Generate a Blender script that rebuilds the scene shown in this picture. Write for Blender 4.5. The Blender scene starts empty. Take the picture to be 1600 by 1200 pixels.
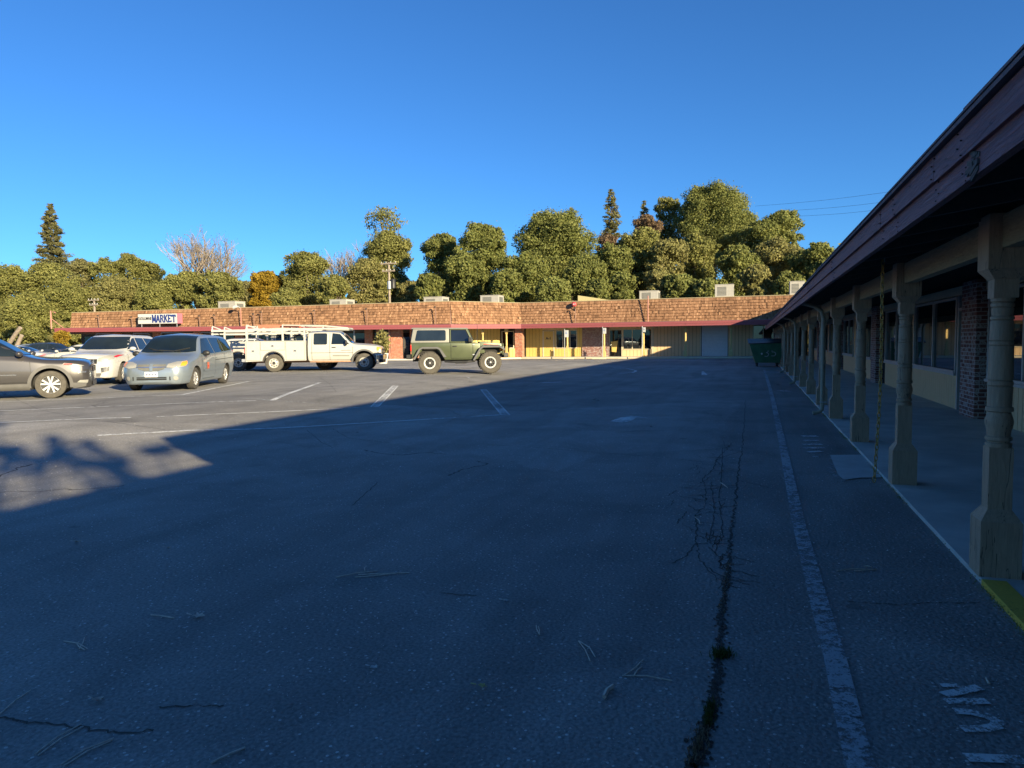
import bpy, bmesh, math, random
import numpy as np
from mathutils import Vector, Matrix
from mathutils.bvhtree import BVHTree
rng = random.Random(7)
S = bpy.context.scene
COL = S.collection
R = math.radians

# ------------------------------------------------------------------ camera geometry (metres, eye height 1.57)
CF, CH, ROLL = 1110.0, 1.57, .0105
PIT = math.atan(67 / 1110)
YAW = math.atan(378.7 * math.cos(PIT) / 1110)
FW = Vector((-math.sin(YAW) * math.cos(PIT), math.cos(YAW) * math.cos(PIT), -math.sin(PIT)))
R0 = Vector((math.cos(YAW), math.sin(YAW), 0))
U0 = Vector((-math.sin(YAW) * math.sin(PIT), math.cos(YAW) * math.sin(PIT), math.cos(PIT)))
RT = R0 * math.cos(ROLL) - U0 * math.sin(ROLL)
UP = U0 * math.cos(ROLL) + R0 * math.sin(ROLL)

def ray(px, py):
    return FW + RT * ((px - 800) / CF) + UP * ((600 - py) / CF)

def sstep(a, b, x):
    t = max(0., min(1., (x - a) / (b - a)))
    return t * t * (3 - 2 * t)

def gz(x, y):
    """height of the car park: the left half is a gentle swell 20 cm high"""
    z = .2 * (1 - sstep(-12, -8, x)) * (1 - sstep(42, 57, y))
    return z

def at(px, py, dz=0.):
    z = 0.
    d = ray(px, py)
    for _ in range(14):
        t = (z - CH) / d.z
        x, y = d.x * t, d.y * t
        z = gz(x, y)
    return Vector((x, y, z + dz))

def aty(px, py, Y):
    d = ray(px, py); t = Y / d.y
    return Vector((d.x * t, Y, CH + d.z * t))

# ------------------------------------------------------------------ tagging
def tag(o, label=None, cat=None, group=None, kind=None):
    if label: o['label'] = label
    if cat: o['category'] = cat
    if group: o['group'] = group
    if kind: o['kind'] = kind
    return o

def empty(name, loc=(0, 0, 0), rz=0., label=None, cat=None, group=None):
    o = bpy.data.objects.new(name, None)
    o.empty_display_size = .3
    COL.objects.link(o)
    o.location = loc
    o.rotation_euler = (0, 0, rz)
    return tag(o, label, cat, group)

def copy_tree(o, parent=None):
    c = o.copy(); COL.objects.link(c)
    if parent: c.parent = parent
    for ch in list(o.children): copy_tree(ch, c)
    return c

def wloc(o):
    v = Vector((0, 0, 0))
    while o is not None:
        v += o.location; o = o.parent
    return v

# ------------------------------------------------------------------ mesh builder
class MB:
    def __init__(s):
        s.v = []; s.f = []; s.m = []; s.c = []
    def face(s, idx, m=0, c=None):
        s.f.append(tuple(idx)); s.m.append(m); s.c.append(c if c is not None else .5)
    def add(s, pts):
        i = len(s.v); s.v.extend(tuple(p) for p in pts); return i
    def poly(s, pts, m=0, c=None):
        i = s.add(pts); s.face(range(i, i + len(pts)), m, c)
    def hexa(s, p, m=0, c=None):
        i = s.add(p)
        for q in ((3, 2, 1, 0), (4, 5, 6, 7), (0, 1, 5, 4), (1, 2, 6, 5), (2, 3, 7, 6), (3, 0, 4, 7)):
            s.face([i + k for k in q], m, c)
    def box(s, x0, x1, y0, y1, z0, z1, m=0, c=None):
        s.hexa([(x0, y0, z0), (x1, y0, z0), (x1, y1, z0), (x0, y1, z0), (x0, y0, z1), (x1, y0, z1), (x1, y1, z1), (x0, y1, z1)], m, c)
    def obox(s, o, a, b, d, m=0, c=None):
        o, a, b, d = Vector(o), Vector(a), Vector(b), Vector(d)
        s.hexa([o, o + a, o + a + b, o + b, o + d, o + a + d, o + a + b + d, o + b + d], m, c)
    def prism(s, pts, ax, d0, d1, m=0, c=None):
        """polygon given in the plane across axis ax ('x': (y,z), 'y': (x,z), 'z': (x,y)) extruded d0..d1"""
        def mk(p, d):
            return {'x': (d, p[0], p[1]), 'y': (p[0], d, p[1]), 'z': (p[0], p[1], d)}[ax]
        n = len(pts)
        i = s.add([mk(p, d0) for p in pts]); j = s.add([mk(p, d1) for p in pts])
        s.face([i + k for k in range(n)], m, c); s.face([j + n - 1 - k for k in range(n)], m, c)
        for k in range(n):
            k2 = (k + 1) % n
            s.face([i + k, j + k, j + k2, i + k2], m, c)
    def tube(s, pts, r, n=8, m=0, c=None, cap=True):
        pts = [Vector(p) for p in pts]
        rs = r if isinstance(r, (list, tuple)) else [r] * len(pts)
        rings = []
        ref = None
        for k, p in enumerate(pts):
            t = (pts[min(k + 1, len(pts) - 1)] - pts[max(k - 1, 0)]).normalized()
            if ref is None:
                ref = Vector((0, 0, 1)) if abs(t.z) < .9 else Vector((1, 0, 0))
            a = t.cross(ref)
            if a.length < 1e-4: a = t.cross(Vector((0, 1, 0)))
            a.normalize(); b = a.cross(t).normalized(); ref = b
            rings.append(s.add([p + a * math.cos(2 * math.pi * q / n) * rs[k] + b * math.sin(2 * math.pi * q / n) * rs[k] for q in range(n)]))
        for k in range(len(rings) - 1):
            for q in range(n):
                q2 = (q + 1) % n
                s.face([rings[k] + q, rings[k] + q2, rings[k + 1] + q2, rings[k + 1] + q], m, c)
        if cap:
            s.face([rings[0] + q for q in range(n)], m, c); s.face([rings[-1] + n - 1 - q for q in range(n)], m, c)
    def lathe(s, prof, cen, ax='z', n=20, m=0, c=None, a0=0., cap=True):
        """profile (r, t) turned about an axis through cen"""
        cen = Vector(cen); rings = []
        for r, t in prof:
            ring = []
            for q in range(n):
                a = a0 + 2 * math.pi * q / n; u, w = r * math.cos(a), r * math.sin(a)
                ring.append(cen + Vector({'z': (u, w, t), 'y': (u, t, w), 'x': (t, u, w)}[ax]))
            rings.append(s.add(ring))
        for k in range(len(rings) - 1):
            for q in range(n):
                q2 = (q + 1) % n
                s.face([rings[k] + q, rings[k] + q2, rings[k + 1] + q2, rings[k + 1] + q], m, c)
        if cap and prof[0][0] > 1e-5: s.face([rings[0] + q for q in range(n)], m, c)
        if cap and prof[-1][0] > 1e-5: s.face([rings[-1] + n - 1 - q for q in range(n)], m, c)
    def ellip(s, cen, rad, n=12, m=0, c=None):
        k = n // 2
        i0 = len(s.v); cx, cy, cz = cen; rx, ry, rz = rad
        for a in range(k + 1):
            th = math.pi * a / k
            for q in range(n):
                ph = 2 * math.pi * q / n
                s.v.append((cx + rx * math.sin(th) * math.cos(ph), cy + ry * math.sin(th) * math.sin(ph), cz + rz * math.cos(th)))
        for a in range(k):
            for q in range(n):
                q2 = (q + 1) % n
                s.face([i0 + a * n + q, i0 + a * n + q2, i0 + (a + 1) * n + q2, i0 + (a + 1) * n + q], m, c)
    def build(s, name, mats, parent=None, smooth=None, bevel=0., world=False, label=None):
        me = bpy.data.meshes.new(name)
        off = wloc(parent) if (world and parent is not None) else Vector((0, 0, 0))
        me.from_pydata([tuple(Vector(v) - off) for v in s.v], [], s.f)
        mats = mats if isinstance(mats, (list, tuple)) else [mats]
        for mm in mats: me.materials.append(mm)
        me.polygons.foreach_set('material_index', s.m)
        if any(c != .5 for c in s.c):
            at_ = me.attributes.new('shade_id', 'FLOAT', 'FACE')
            at_.data.foreach_set('value', s.c)
        bm = bmesh.new(); bm.from_mesh(me)
        bmesh.ops.remove_doubles(bm, verts=bm.verts, dist=1e-5)
        bmesh.ops.recalc_face_normals(bm, faces=bm.faces)
        if bevel > 0:
            es = [e for e in bm.edges if len(e.link_faces) == 2 and e.calc_face_angle(0) > R(35)]
            bmesh.ops.bevel(bm, geom=es, offset=bevel, segments=2, affect='EDGES', profile=.6, clamp_overlap=True)
        bm.to_mesh(me); bm.free()
        if smooth:
            me.polygons.foreach_set('use_smooth', [True] * len(me.polygons))
            me.set_sharp_from_angle(angle=R(smooth))
        me.update()
        o = bpy.data.objects.new(name, me); COL.objects.link(o)
        if parent is not None: o.parent = parent
        if label: o['label'] = label
        return o

# ------------------------------------------------------------------ materials
def _nt(name):
    m = bpy.data.materials.new(name); m.use_nodes = True
    nt = m.node_tree; b = nt.nodes['Principled BSDF']
    return m, nt, b

def L(nt, a, b): nt.links.new(a, b)

def noise(nt, scale, detail=4, rough=.55, vec=None, dist=0.):
    n = nt.nodes.new('ShaderNodeTexNoise')
    n.inputs['Scale'].default_value = scale; n.inputs['Detail'].default_value = detail
    n.inputs['Roughness'].default_value = rough; n.inputs['Distortion'].default_value = dist
    if vec is not None: L(nt, vec, n.inputs['Vector'])
    return n.outputs['Fac']

def ramp(nt, fac, stops, interp='LINEAR'):
    n = nt.nodes.new('ShaderNodeValToRGB'); cr = n.color_ramp; cr.interpolation = interp
    while len(cr.elements) < len(stops): cr.elements.new(.5)
    for e, (p, c) in zip(cr.elements, stops):
        e.position = p; e.color = (c[0], c[1], c[2], 1) if not isinstance(c, (int, float)) else (c, c, c, 1)
    L(nt, fac, n.inputs['Fac'])
    return n.outputs['Color']

def mixc(nt, fac, a, b, mode='MIX'):
    n = nt.nodes.new('ShaderNodeMix'); n.data_type = 'RGBA'; n.blend_type = mode
    for sock, val in ((n.inputs[0], fac), (n.inputs[6], a), (n.inputs[7], b)):
        if isinstance(val, (int, float)): sock.default_value = val
        elif isinstance(val, tuple): sock.default_value = (val[0], val[1], val[2], 1)
        else: L(nt, val, sock)
    return n.outputs[2]

def math_(nt, op, a, b=None, clamp=False):
    n = nt.nodes.new('ShaderNodeMath'); n.operation = op; n.use_clamp = clamp
    for k, val in enumerate((a, b)):
        if val is None: continue
        if isinstance(val, (int, float)): n.inputs[k].default_value = val
        else: L(nt, val, n.inputs[k])
    return n.outputs[0]

def coord(nt, kind='Object'):
    return nt.nodes.new('ShaderNodeTexCoord').outputs[kind]

def mapv(nt, vec, scale=(1, 1, 1), rot=(0, 0, 0)):
    n = nt.nodes.new('ShaderNodeMapping'); n.inputs['Scale'].default_value = scale; n.inputs['Rotation'].default_value = rot
    L(nt, vec, n.inputs['Vector']); return n.outputs[0]

def bump(nt, b, h, strength=.3, dist=.02):
    n = nt.nodes.new('ShaderNodeBump'); n.inputs['Strength'].default_value = strength; n.inputs['Distance'].default_value = dist
    L(nt, h, n.inputs['Height']); L(nt, n.outputs[0], b.inputs['Normal'])

def mk(name, col, rough=.6, metal=0., spec=.5, var=.12, vscale=6., bmp=0., bscale=60., stretch=None, coat=0., attr=0.):
    """painted / plain surface: base colour broken by two noises; attr spreads it by the per-face id"""
    m, nt, b = _nt(name)
    co = coord(nt)
    if stretch: co = mapv(nt, co, stretch)
    f = noise(nt, vscale, 5, .6, co)
    lo = tuple(c * (1 - var) for c in col); hi = tuple(min(1, c * (1 + var)) for c in col)
    c = ramp(nt, f, [(.3, lo), (.7, hi)])
    if attr:
        a = nt.nodes.new('ShaderNodeAttribute'); a.attribute_name = 'shade_id'
        k = math_(nt, 'ADD', math_(nt, 'MULTIPLY', a.outputs['Fac'], 2 * attr), 1 - attr)
        c = mixc(nt, 1., c, k, 'MULTIPLY')
    L(nt, c, b.inputs['Base Color'])
    b.inputs['Roughness'].default_value = rough; b.inputs['Metallic'].default_value = metal
    b.inputs['Specular IOR Level'].default_value = spec
    if coat: b.inputs['Coat Weight'].default_value = coat; b.inputs['Coat Roughness'].default_value = .05
    if bmp: bump(nt, b, noise(nt, bscale, 4, .6, co), bmp, .02)
    return m

M = {}
def asphalt_mat(name, base, dark=1.):
    m, nt, b = _nt(name)
    co = coord(nt)
    big = noise(nt, .09, 4, .6, co)
    mid = noise(nt, .7, 6, .65, co, .6)
    fine = noise(nt, 55, 3, .6, co)
    vor = nt.nodes.new('ShaderNodeTexVoronoi'); vor.inputs['Scale'].default_value = 42; L(nt, co, vor.inputs['Vector'])
    c = ramp(nt, mid, [(.3, tuple(x * .78 for x in base)), (.52, base), (.75, tuple(x * 1.22 for x in base))])
    c = mixc(nt, .5, c, ramp(nt, big, [(.35, .72), (.65, 1.2)]), 'MULTIPLY')
    c = mixc(nt, .75, c, ramp(nt, fine, [(.3, .62), (.5, 1.), (.72, 1.45)]), 'MULTIPLY')
    # pale aggregate chips
    vr = nt.nodes.new('ShaderNodeSeparateColor'); L(nt, vor.outputs['Color'], vr.inputs[0])
    chip = math_(nt, 'MULTIPLY', math_(nt, 'GREATER_THAN', vr.outputs[0], .90), math_(nt, 'LESS_THAN', vor.outputs['Distance'], .3))
    c = mixc(nt, math_(nt, 'MULTIPLY', chip, .7), c, (.62, .60, .56))
    # faint long scuffs, tyre tracks and hairline cracks
    tr = noise(nt, 1.0, 3, .5, mapv(nt, co, (1.6, .12, 1), (0, 0, R(-42))), .4)
    c = mixc(nt, .45, c, ramp(nt, tr, [(.36, .7), (.5, 1.), (.68, 1.12)]), 'MULTIPLY')
    v2 = nt.nodes.new('ShaderNodeTexVoronoi'); v2.feature = 'DISTANCE_TO_EDGE'; v2.inputs['Scale'].default_value = .26
    wob = nt.nodes.new('ShaderNodeTexNoise'); wob.inputs['Scale'].default_value = 1.1; wob.inputs['Detail'].default_value = 5
    L(nt, co, wob.inputs['Vector'])
    L(nt, mixc(nt, .9, co, wob.outputs['Color'], 'ADD'), v2.inputs['Vector'])
    crk = math_(nt, 'MULTIPLY', math_(nt, 'LESS_THAN', v2.outputs['Distance'], .0035), math_(nt, 'GREATER_THAN', noise(nt, .30, 2, .5, co), .60))
    c = mixc(nt, math_(nt, 'MULTIPLY', crk, .75), c, (.02, .018, .016))
    # oil drips and old sealed patches
    oil = ramp(nt, noise(nt, .55, 5, .62, co, .8), [(.30, .55), (.40, 1.)])
    c = mixc(nt, .55, c, oil, 'MULTIPLY')
    v3 = nt.nodes.new('ShaderNodeTexVoronoi'); v3.feature = 'F1'; v3.inputs['Scale'].default_value = .16
    L(nt, mixc(nt, .5, co, wob.outputs['Color'], 'ADD'), v3.inputs['Vector'])
    sv = nt.nodes.new('ShaderNodeSeparateColor'); L(nt, v3.outputs['Color'], sv.inputs[0])
    c = mixc(nt, .5, c, ramp(nt, sv.outputs[0], [(.0, .72), (.5, 1.), (1., 1.25)]), 'MULTIPLY')
    spot = nt.nodes.new('ShaderNodeTexVoronoi'); spot.inputs['Scale'].default_value = 1.3; L(nt, co, spot.inputs['Vector'])
    ss_ = nt.nodes.new('ShaderNodeSeparateColor'); L(nt, spot.outputs['Color'], ss_.inputs[0])
    sp_ = math_(nt, 'MULTIPLY', math_(nt, 'LESS_THAN', math_(nt, 'ADD', spot.outputs['Distance'], math_(nt, 'MULTIPLY', mid, .12)), .13), math_(nt, 'GREATER_THAN', ss_.outputs[1], .8))
    c = mixc(nt, math_(nt, 'MULTIPLY', sp_, .35), c, (.05, .045, .04))
    L(nt, c, b.inputs['Base Color'])
    b.inputs['Roughness'].default_value = .9; b.inputs['Specular IOR Level'].default_value = .25
    h = math_(nt, 'SUBTRACT', math_(nt, 'ADD', fine, math_(nt, 'MULTIPLY', vor.outputs['Distance'], -.8)), math_(nt, 'MULTIPLY', crk, 1.5))
    bump(nt, b, h, .55, .012)
    return m

def paint_mat(name, col, wear=.5, scale=9.):
    """road paint worn through to the asphalt"""
    m, nt, b = _nt(name)
    co = coord(nt)
    n1 = noise(nt, scale, 6, .7, co); n2 = noise(nt, 70, 3, .6, co); n3 = noise(nt, .8, 3, .5, co)
    k = math_(nt, 'ADD', math_(nt, 'ADD', math_(nt, 'MULTIPLY', n1, .45), math_(nt, 'MULTIPLY', n2, .3)), math_(nt, 'MULTIPLY', n3, .25))
    a = ramp(nt, k, [(wear - .05, 0.), (wear + .04, 1.)])
    out = nt.nodes['Material Output']
    tr = nt.nodes.new('ShaderNodeBsdfTransparent'); mx = nt.nodes.new('ShaderNodeMixShader')
    L(nt, a, mx.inputs[0]); L(nt, tr.outputs[0], mx.inputs[1]); L(nt, b.outputs[0], mx.inputs[2]); L(nt, mx.outputs[0], out.inputs[0])
    c = ramp(nt, n2, [(.3, tuple(x * .75 for x in col)), (.7, col)])
    L(nt, c, b.inputs['Base Color']); b.inputs['Roughness'].default_value = .8
    return m

def brick_mat(name, c1, c2, mortar, scale=1.):
    m, nt, b = _nt(name)
    co = coord(nt)
    sp = nt.nodes.new('ShaderNodeSeparateXYZ'); L(nt, co, sp.inputs[0])
    cb = nt.nodes.new('ShaderNodeCombineXYZ')
    L(nt, math_(nt, 'ADD', sp.outputs[0], sp.outputs[1]), cb.inputs[0]); L(nt, sp.outputs[2], cb.inputs[1])
    t = nt.nodes.new('ShaderNodeTexBrick'); L(nt, cb.outputs[0], t.inputs['Vector'])
    t.inputs['Scale'].default_value = 1; t.inputs['Brick Width'].default_value = .21 * scale; t.inputs['Row Height'].default_value = .075 * scale
    t.inputs['Mortar Size'].default_value = .008; t.inputs['Bias'].default_value = 0
    t.inputs['Color1'].default_value = (*c1, 1); t.inputs['Color2'].default_value = (*c2, 1); t.inputs['Mortar'].default_value = (*mortar, 1)
    # pale glaze worn over single bricks
    t2 = nt.nodes.new('ShaderNodeTexWhiteNoise')
    gr = nt.nodes.new('ShaderNodeVectorMath'); gr.operation = 'SNAP'; L(nt, cb.outputs[0], gr.inputs[0]); gr.inputs[1].default_value = (.105 * scale, .075 * scale, 1)
    L(nt, gr.outputs[0], t2.inputs['Vector'])
    w = math_(nt, 'MULTIPLY', math_(nt, 'GREATER_THAN', t2.outputs['Value'], .62), math_(nt, 'GREATER_THAN', noise(nt, 30, 4, .6, co), .48))
    w = math_(nt, 'MULTIPLY', w, math_(nt, 'SUBTRACT', 1., t.outputs['Fac']))
    c = mixc(nt, math_(nt, 'MULTIPLY', w, .75), t.outputs['Color'], mortar)
    c = mixc(nt, .5, c, ramp(nt, noise(nt, 22, 4, .6, co), [(.3, .65), (.7, 1.25)]), 'MULTIPLY')
    L(nt, c, b.inputs['Base Color']); b.inputs['Roughness'].default_value = .9
    bump(nt, b, math_(nt, 'SUBTRACT', 1., t.outputs['Fac']), .6, .01)
    return m

def glass_mat(name, tint=(.012, .016, .02), rough=.02, clear=0., spec=.7):
    m, nt, b = _nt(name)
    co = coord(nt)
    n = noise(nt, 1.3, 2, .5, co)
    L(nt, ramp(nt, n, [(.3, tuple(x * .7 for x in tint)), (.7, tuple(x * 1.3 for x in tint))]), b.inputs['Base Color'])
    b.inputs['Roughness'].default_value = rough; b.inputs['Specular IOR Level'].default_value = spec
    bump(nt, b, noise(nt, .9, 1, .4, co), .015, .05)
    if clear:
        out = nt.nodes['Material Output']
        tr = nt.nodes.new('ShaderNodeBsdfTransparent'); tr.inputs[0].default_value = (.62, .74, .70, 1)
        fr = nt.nodes.new('ShaderNodeFresnel'); fr.inputs[0].default_value = 1.5
        gl = nt.nodes.new('ShaderNodeBsdfGlossy'); gl.inputs['Roughness'].default_value = .01
        m1 = nt.nodes.new('ShaderNodeMixShader'); m1.inputs[0].default_value = 1 - clear
        L(nt, tr.outputs[0], m1.inputs[1]); L(nt, b.outputs[0], m1.inputs[2])
        m2 = nt.nodes.new('ShaderNodeMixShader'); L(nt, fr.outputs[0], m2.inputs[0]); L(nt, m1.outputs[0], m2.inputs[1]); L(nt, gl.outputs[0], m2.inputs[2])
        L(nt, m2.outputs[0], out.inputs[0])
    return m

def wood_mat(name, col, stretch=(1, 1, 1), var=.25, rough=.75, bmp=.35, checks=None):
    m, nt, b = _nt(name)
    co = mapv(nt, coord(nt), stretch)
    f = noise(nt, 9, 7, .65, co, 1.2)
    c = ramp(nt, f, [(.28, tuple(x * (1 - var) for x in col)), (.5, col), (.75, tuple(x * (1 + var) for x in col))])
    c = mixc(nt, math_(nt, 'MULTIPLY', math_(nt, 'GREATER_THAN', noise(nt, 2.3, 5, .7, coord(nt)), .66), .35), c, tuple(x * .45 for x in col))
    if checks:
        # drying checks along the grain, and chipped paint
        ck = noise(nt, 1.0, 3, .55, mapv(nt, coord(nt), checks), .3)
        kk = math_(nt, 'MULTIPLY', math_(nt, 'LESS_THAN', math_(nt, 'ABSOLUTE', math_(nt, 'SUBTRACT', ck, .5)), .006), math_(nt, 'GREATER_THAN', noise(nt, 1.7, 3, .6, coord(nt)), .50))
        c = mixc(nt, math_(nt, 'MULTIPLY', kk, .8), c, tuple(x * .15 for x in col))
        chp = math_(nt, 'GREATER_THAN', noise(nt, 16, 5, .7, coord(nt)), .70)
        c = mixc(nt, math_(nt, 'MULTIPLY', chp, .6), c, (.16, .13, .10))
        f = math_(nt, 'SUBTRACT', f, math_(nt, 'MULTIPLY', math_(nt, 'ADD', kk, chp), .6))
    L(nt, c, b.inputs['Base Color']); b.inputs['Roughness'].default_value = rough
    bump(nt, b, f, bmp, .02)
    return m

def leaf_mat(name, c0, c1, c2, trans=.42):
    m, nt, b = _nt(name)
    a = nt.nodes.new('ShaderNodeAttribute'); a.attribute_name = 'shade_id'
    co = coord(nt)
    c = ramp(nt, a.outputs['Fac'], [(0., c0), (.5, c1), (1., c2)])
    c = mixc(nt, .6, c, ramp(nt, noise(nt, .45, 3, .6, co), [(.3, .7), (.7, 1.3)]), 'MULTIPLY')
    L(nt, c, b.inputs['Base Color']); b.inputs['Roughness'].default_value = .7; b.inputs['Specular IOR Level'].default_value = .2
    out = nt.nodes['Material Output']
    t = nt.nodes.new('ShaderNodeBsdfTranslucent'); L(nt, c, t.inputs[0])
    mx = nt.nodes.new('ShaderNodeMixShader'); mx.inputs[0].default_value = trans
    L(nt, b.outputs[0], mx.inputs[1]); L(nt, t.outputs[0], mx.inputs[2]); L(nt, mx.outputs[0], out.inputs[0])
    return m

def groove_mat(name, col, pitch=.2, var=.1):
    """vertical-groove board siding; the groove is a narrow dark gap every `pitch`"""
    return wood_mat(name, col, (3, 3, .5), var, .7, .12)

M['asphalt'] = asphalt_mat('asphalt', (.245, .234, .217))
M['line'] = paint_mat('road_paint_white', (.72, .72, .70), .47)
M['line_worn'] = paint_mat('road_paint_worn', (.44, .45, .45), .52, 14)
M['line_mid'] = paint_mat('road_paint_half_worn', (.58, .58, .57), .505, 11)
M['line_lane'] = paint_mat('road_paint_lane', (.42, .43, .44), .485, 12)
M['dirt'] = mk('dark_dirt', (.045, .037, .028), .95, var=.5, vscale=40, bmp=.8)
M['line_blue'] = paint_mat('road_paint_blue', (.12, .3, .6), .5)
M['curb_yellow'] = paint_mat('curb_paint_yellow', (.64, .42, .055), .40)
M['concrete'] = mk('concrete', (.50, .48, .44), .85, var=.2, vscale=1.4, bmp=.25, bscale=80)
M['patch'] = mk('concrete_new', (.46, .46, .44), .85, var=.15, vscale=3, bmp=.25, bscale=80)
M['crackdirt'] = paint_mat('crack_dirt', (.038, .032, .025), .47, 12)
M['moss'] = mk('moss', (.06, .08, .025), .95, var=.5, vscale=30, bmp=.8, bscale=90)
M['fascia'] = wood_mat('fascia_red_paint', (.185, .076, .090), (5, .35, 5), .3, .6, .9, (14, .7, 14))
M['fascia_far'] = wood_mat('fascia_red_sunlit_boards', (.235, .058, .066), (1, 1, 6), .2, .65, .2)
M['roofing'] = mk('roof_felt', (.16, .12, .13), .9, var=.2, vscale=8, bmp=.3)
M['post'] = wood_mat('post_tan_paint', (.38, .26, .17), (6, 6, .6), .25, .65, .4, (14, 14, .8))
M['post_far'] = wood_mat('post_yellow_paint', (.55, .39, .15), (4, 4, .6), .12, .65, .15)
M['beam'] = wood_mat('beam_rough_sawn', (.33, .26, .16), (8, .9, 8), .3, .8, .6)
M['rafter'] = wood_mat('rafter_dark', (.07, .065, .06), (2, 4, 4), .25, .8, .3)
M['siding'] = groove_mat('siding_ochre', (.60, .41, .12))
M['siding_shaded'] = groove_mat('siding_shaded', (.66, .46, .26))  # same ochre paint, colour toned to suit the walls in shade
M['groove'] = mk('groove_dark', (.05, .04, .025), .9)
M['trim'] = mk('trim_cream', (.55, .47, .33), .6, var=.08)
M['trimgrey'] = mk('trim_grey', (.42, .42, .41), .5, var=.1)
M['brick'] = brick_mat('brick_used', (.26, .10, .075), (.15, .055, .05), (.45, .40, .38))
M['brick_red'] = brick_mat('brick_red', (.42, .13, .065), (.30, .085, .05), (.42, .30, .22))
M['pane'] = glass_mat('shop_glass', (.010, .013, .016), .015, 0, .85)
M['pane_dark'] = glass_mat('shop_glass_dark', (.006, .006, .007), .03, 0, .5)
M['dark'] = mk('dark_interior', (.012, .011, .010), .9)
M['doorwhite'] = mk('rollup_white', (.62, .63, .64), .5, var=.06)
M['metal'] = mk('galvanised', (.42, .43, .44), .45, .6, var=.15, vscale=12)
M['hvac'] = mk('hvac_cream', (.36, .34, .30), .6, var=.12, vscale=5)
M['hvacgrill'] = mk('hvac_grille', (.12, .12, .11), .6)
M['pipe'] = mk('conduit_brown', (.22, .12, .085), .6, var=.2)
M['pinkpost'] = mk('post_pink_brown', (.42, .19, .15), .6, var=.12)
M['pipedark'] = mk('mast_dark', (.025, .02, .018), .6)
M['downspout'] = mk('downspout_tan', (.31, .27, .20), .5, var=.12, vscale=9)
M['white'] = mk('white_sign', (.46, .46, .44), .45, var=.04)
M['signpink'] = mk('sign_pink', (.50, .15, .20), .45, var=.06)
M['signblue'] = mk('sign_blue', (.010, .028, .15), .5, var=.1)
M['blueplaque'] = mk('sign_access_blue', (.03, .12, .42), .4, var=.08)
M['black'] = mk('black_plastic', (.018, .018, .018), .5, var=.2)
M['bell'] = mk('alarm_red', (.55, .06, .07), .4, var=.1)
M['chain'] = mk('chain_brass', (.42, .27, .07), .45, .5, var=.25, vscale=40)
M['dump'] = mk('dumpster_green', (.045, .125, .06), .5, var=.25, vscale=3, bmp=.05)
M['yellowroof'] = mk('screen_yellow', (.45, .39, .19), .6, var=.05)
# vehicles
M['tyre'] = mk('tyre_rubber', (.055, .050, .043), .85, var=.25, vscale=14, bmp=.3, bscale=40)
M['tyre_dusty'] = mk('tyre_dusty', (.078, .070, .057), .9, var=.25, vscale=10, bmp=.3, bscale=40)
M['rim'] = mk('alloy', (.62, .62, .62), .3, .7, var=.06)
M['rimdark'] = mk('rim_gap', (.03, .03, .03), .6)
M['steelwhite'] = mk('wheel_steel_white', (.40, .385, .35), .5, var=.12)
M['autoglass'] = glass_mat('auto_glass', (.014, .020, .022), .02, 0, .75)
M['windshield'] = glass_mat('windshield_glass', (.010, .016, .018), .015, 0, .85)
M['lamp'] = mk('lamp_lens', (.30, .295, .27), .35, .1, var=.1, vscale=25)
M['amber'] = mk('lamp_amber', (.85, .28, .03), .25, var=.1)
M['redlamp'] = mk('lamp_red', (.55, .02, .015), .25, var=.1)
M['chrome'] = mk('chrome', (.7, .7, .7), .15, .9, var=.05)
M['p_silver'] = mk('paint_silver_blue', (.27, .32, .365), .32, .55, var=.03, coat=.6)
M['p_grey'] = mk('paint_graphite', (.062, .058, .058), .35, .4, var=.05, coat=.9)
M['p_white'] = mk('paint_white', (.42, .415, .40), .35, 0, var=.03, coat=.5)
M['p_cream'] = mk('paint_cream_white', (.41, .40, .365), .4, 0, var=.04, coat=.3)
M['p_green'] = mk('paint_olive_green', (.080, .095, .048), .4, .25, var=.1, vscale=4, coat=.35)
M['p_dark'] = mk('paint_dark_blue', (.03, .04, .055), .3, .3, var=.05, coat=.8)
M['cladding'] = mk('grey_cladding', (.10, .097, .094), .7, var=.12)
M['flare'] = mk('flare_black', (.10, .10, .10), .75, var=.15)
M['top'] = mk('hardtop_grey', (.22, .217, .19), .55, var=.08)
M['under'] = mk('underbody', (.02, .019, .018), .9)
M['rust'] = mk('rust_frame', (.30, .17, .10), .8, var=.35, vscale=6)
M['seat'] = mk('seat_cloth', (.20, .20, .19), .9)
M['orange'] = mk('orange_fibreglass', (.46, .13, .075), .5, var=.1)
M['plate'] = mk('licence_plate', (.75, .75, .74), .5)
# plants
M['bark'] = mk('bark', (.10, .075, .055), .95, var=.4, vscale=8, bmp=.8, bscale=25)
M['barkpale'] = mk('bark_pale', (.26, .21, .165), .95, var=.35, vscale=8, bmp=.6, bscale=25)
M['leaf_olive'] = leaf_mat('leaf_olive', (.125, .135, .040), (.235, .236, .075), (.335, .31, .105))
M['leaf_oak'] = leaf_mat('leaf_live_oak', (.095, .115, .034), (.195, .212, .064), (.30, .29, .09))
M['leaf_pale'] = leaf_mat('leaf_pale', (.13, .135, .05), (.25, .235, .085), (.36, .32, .13))
M['leaf_yellow'] = leaf_mat('leaf_yellow', (.16, .12, .02), (.30, .20, .025), (.45, .30, .04))
M['leaf_brown'] = leaf_mat('leaf_dead', (.13, .085, .05), (.22, .15, .09), (.30, .22, .14))
M['leaf_pine'] = leaf_mat('needle_pine', (.12, .125, .052), (.215, .205, .085), (.31, .27, .12))
M['leaf_grey'] = leaf_mat('twig_grey', (.12, .10, .06), (.19, .16, .09), (.27, .23, .13))
M['drygrass'] = mk('dry_grass', (.34, .25, .13), .95, var=.35, vscale=2, bmp=.6, bscale=12)
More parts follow.
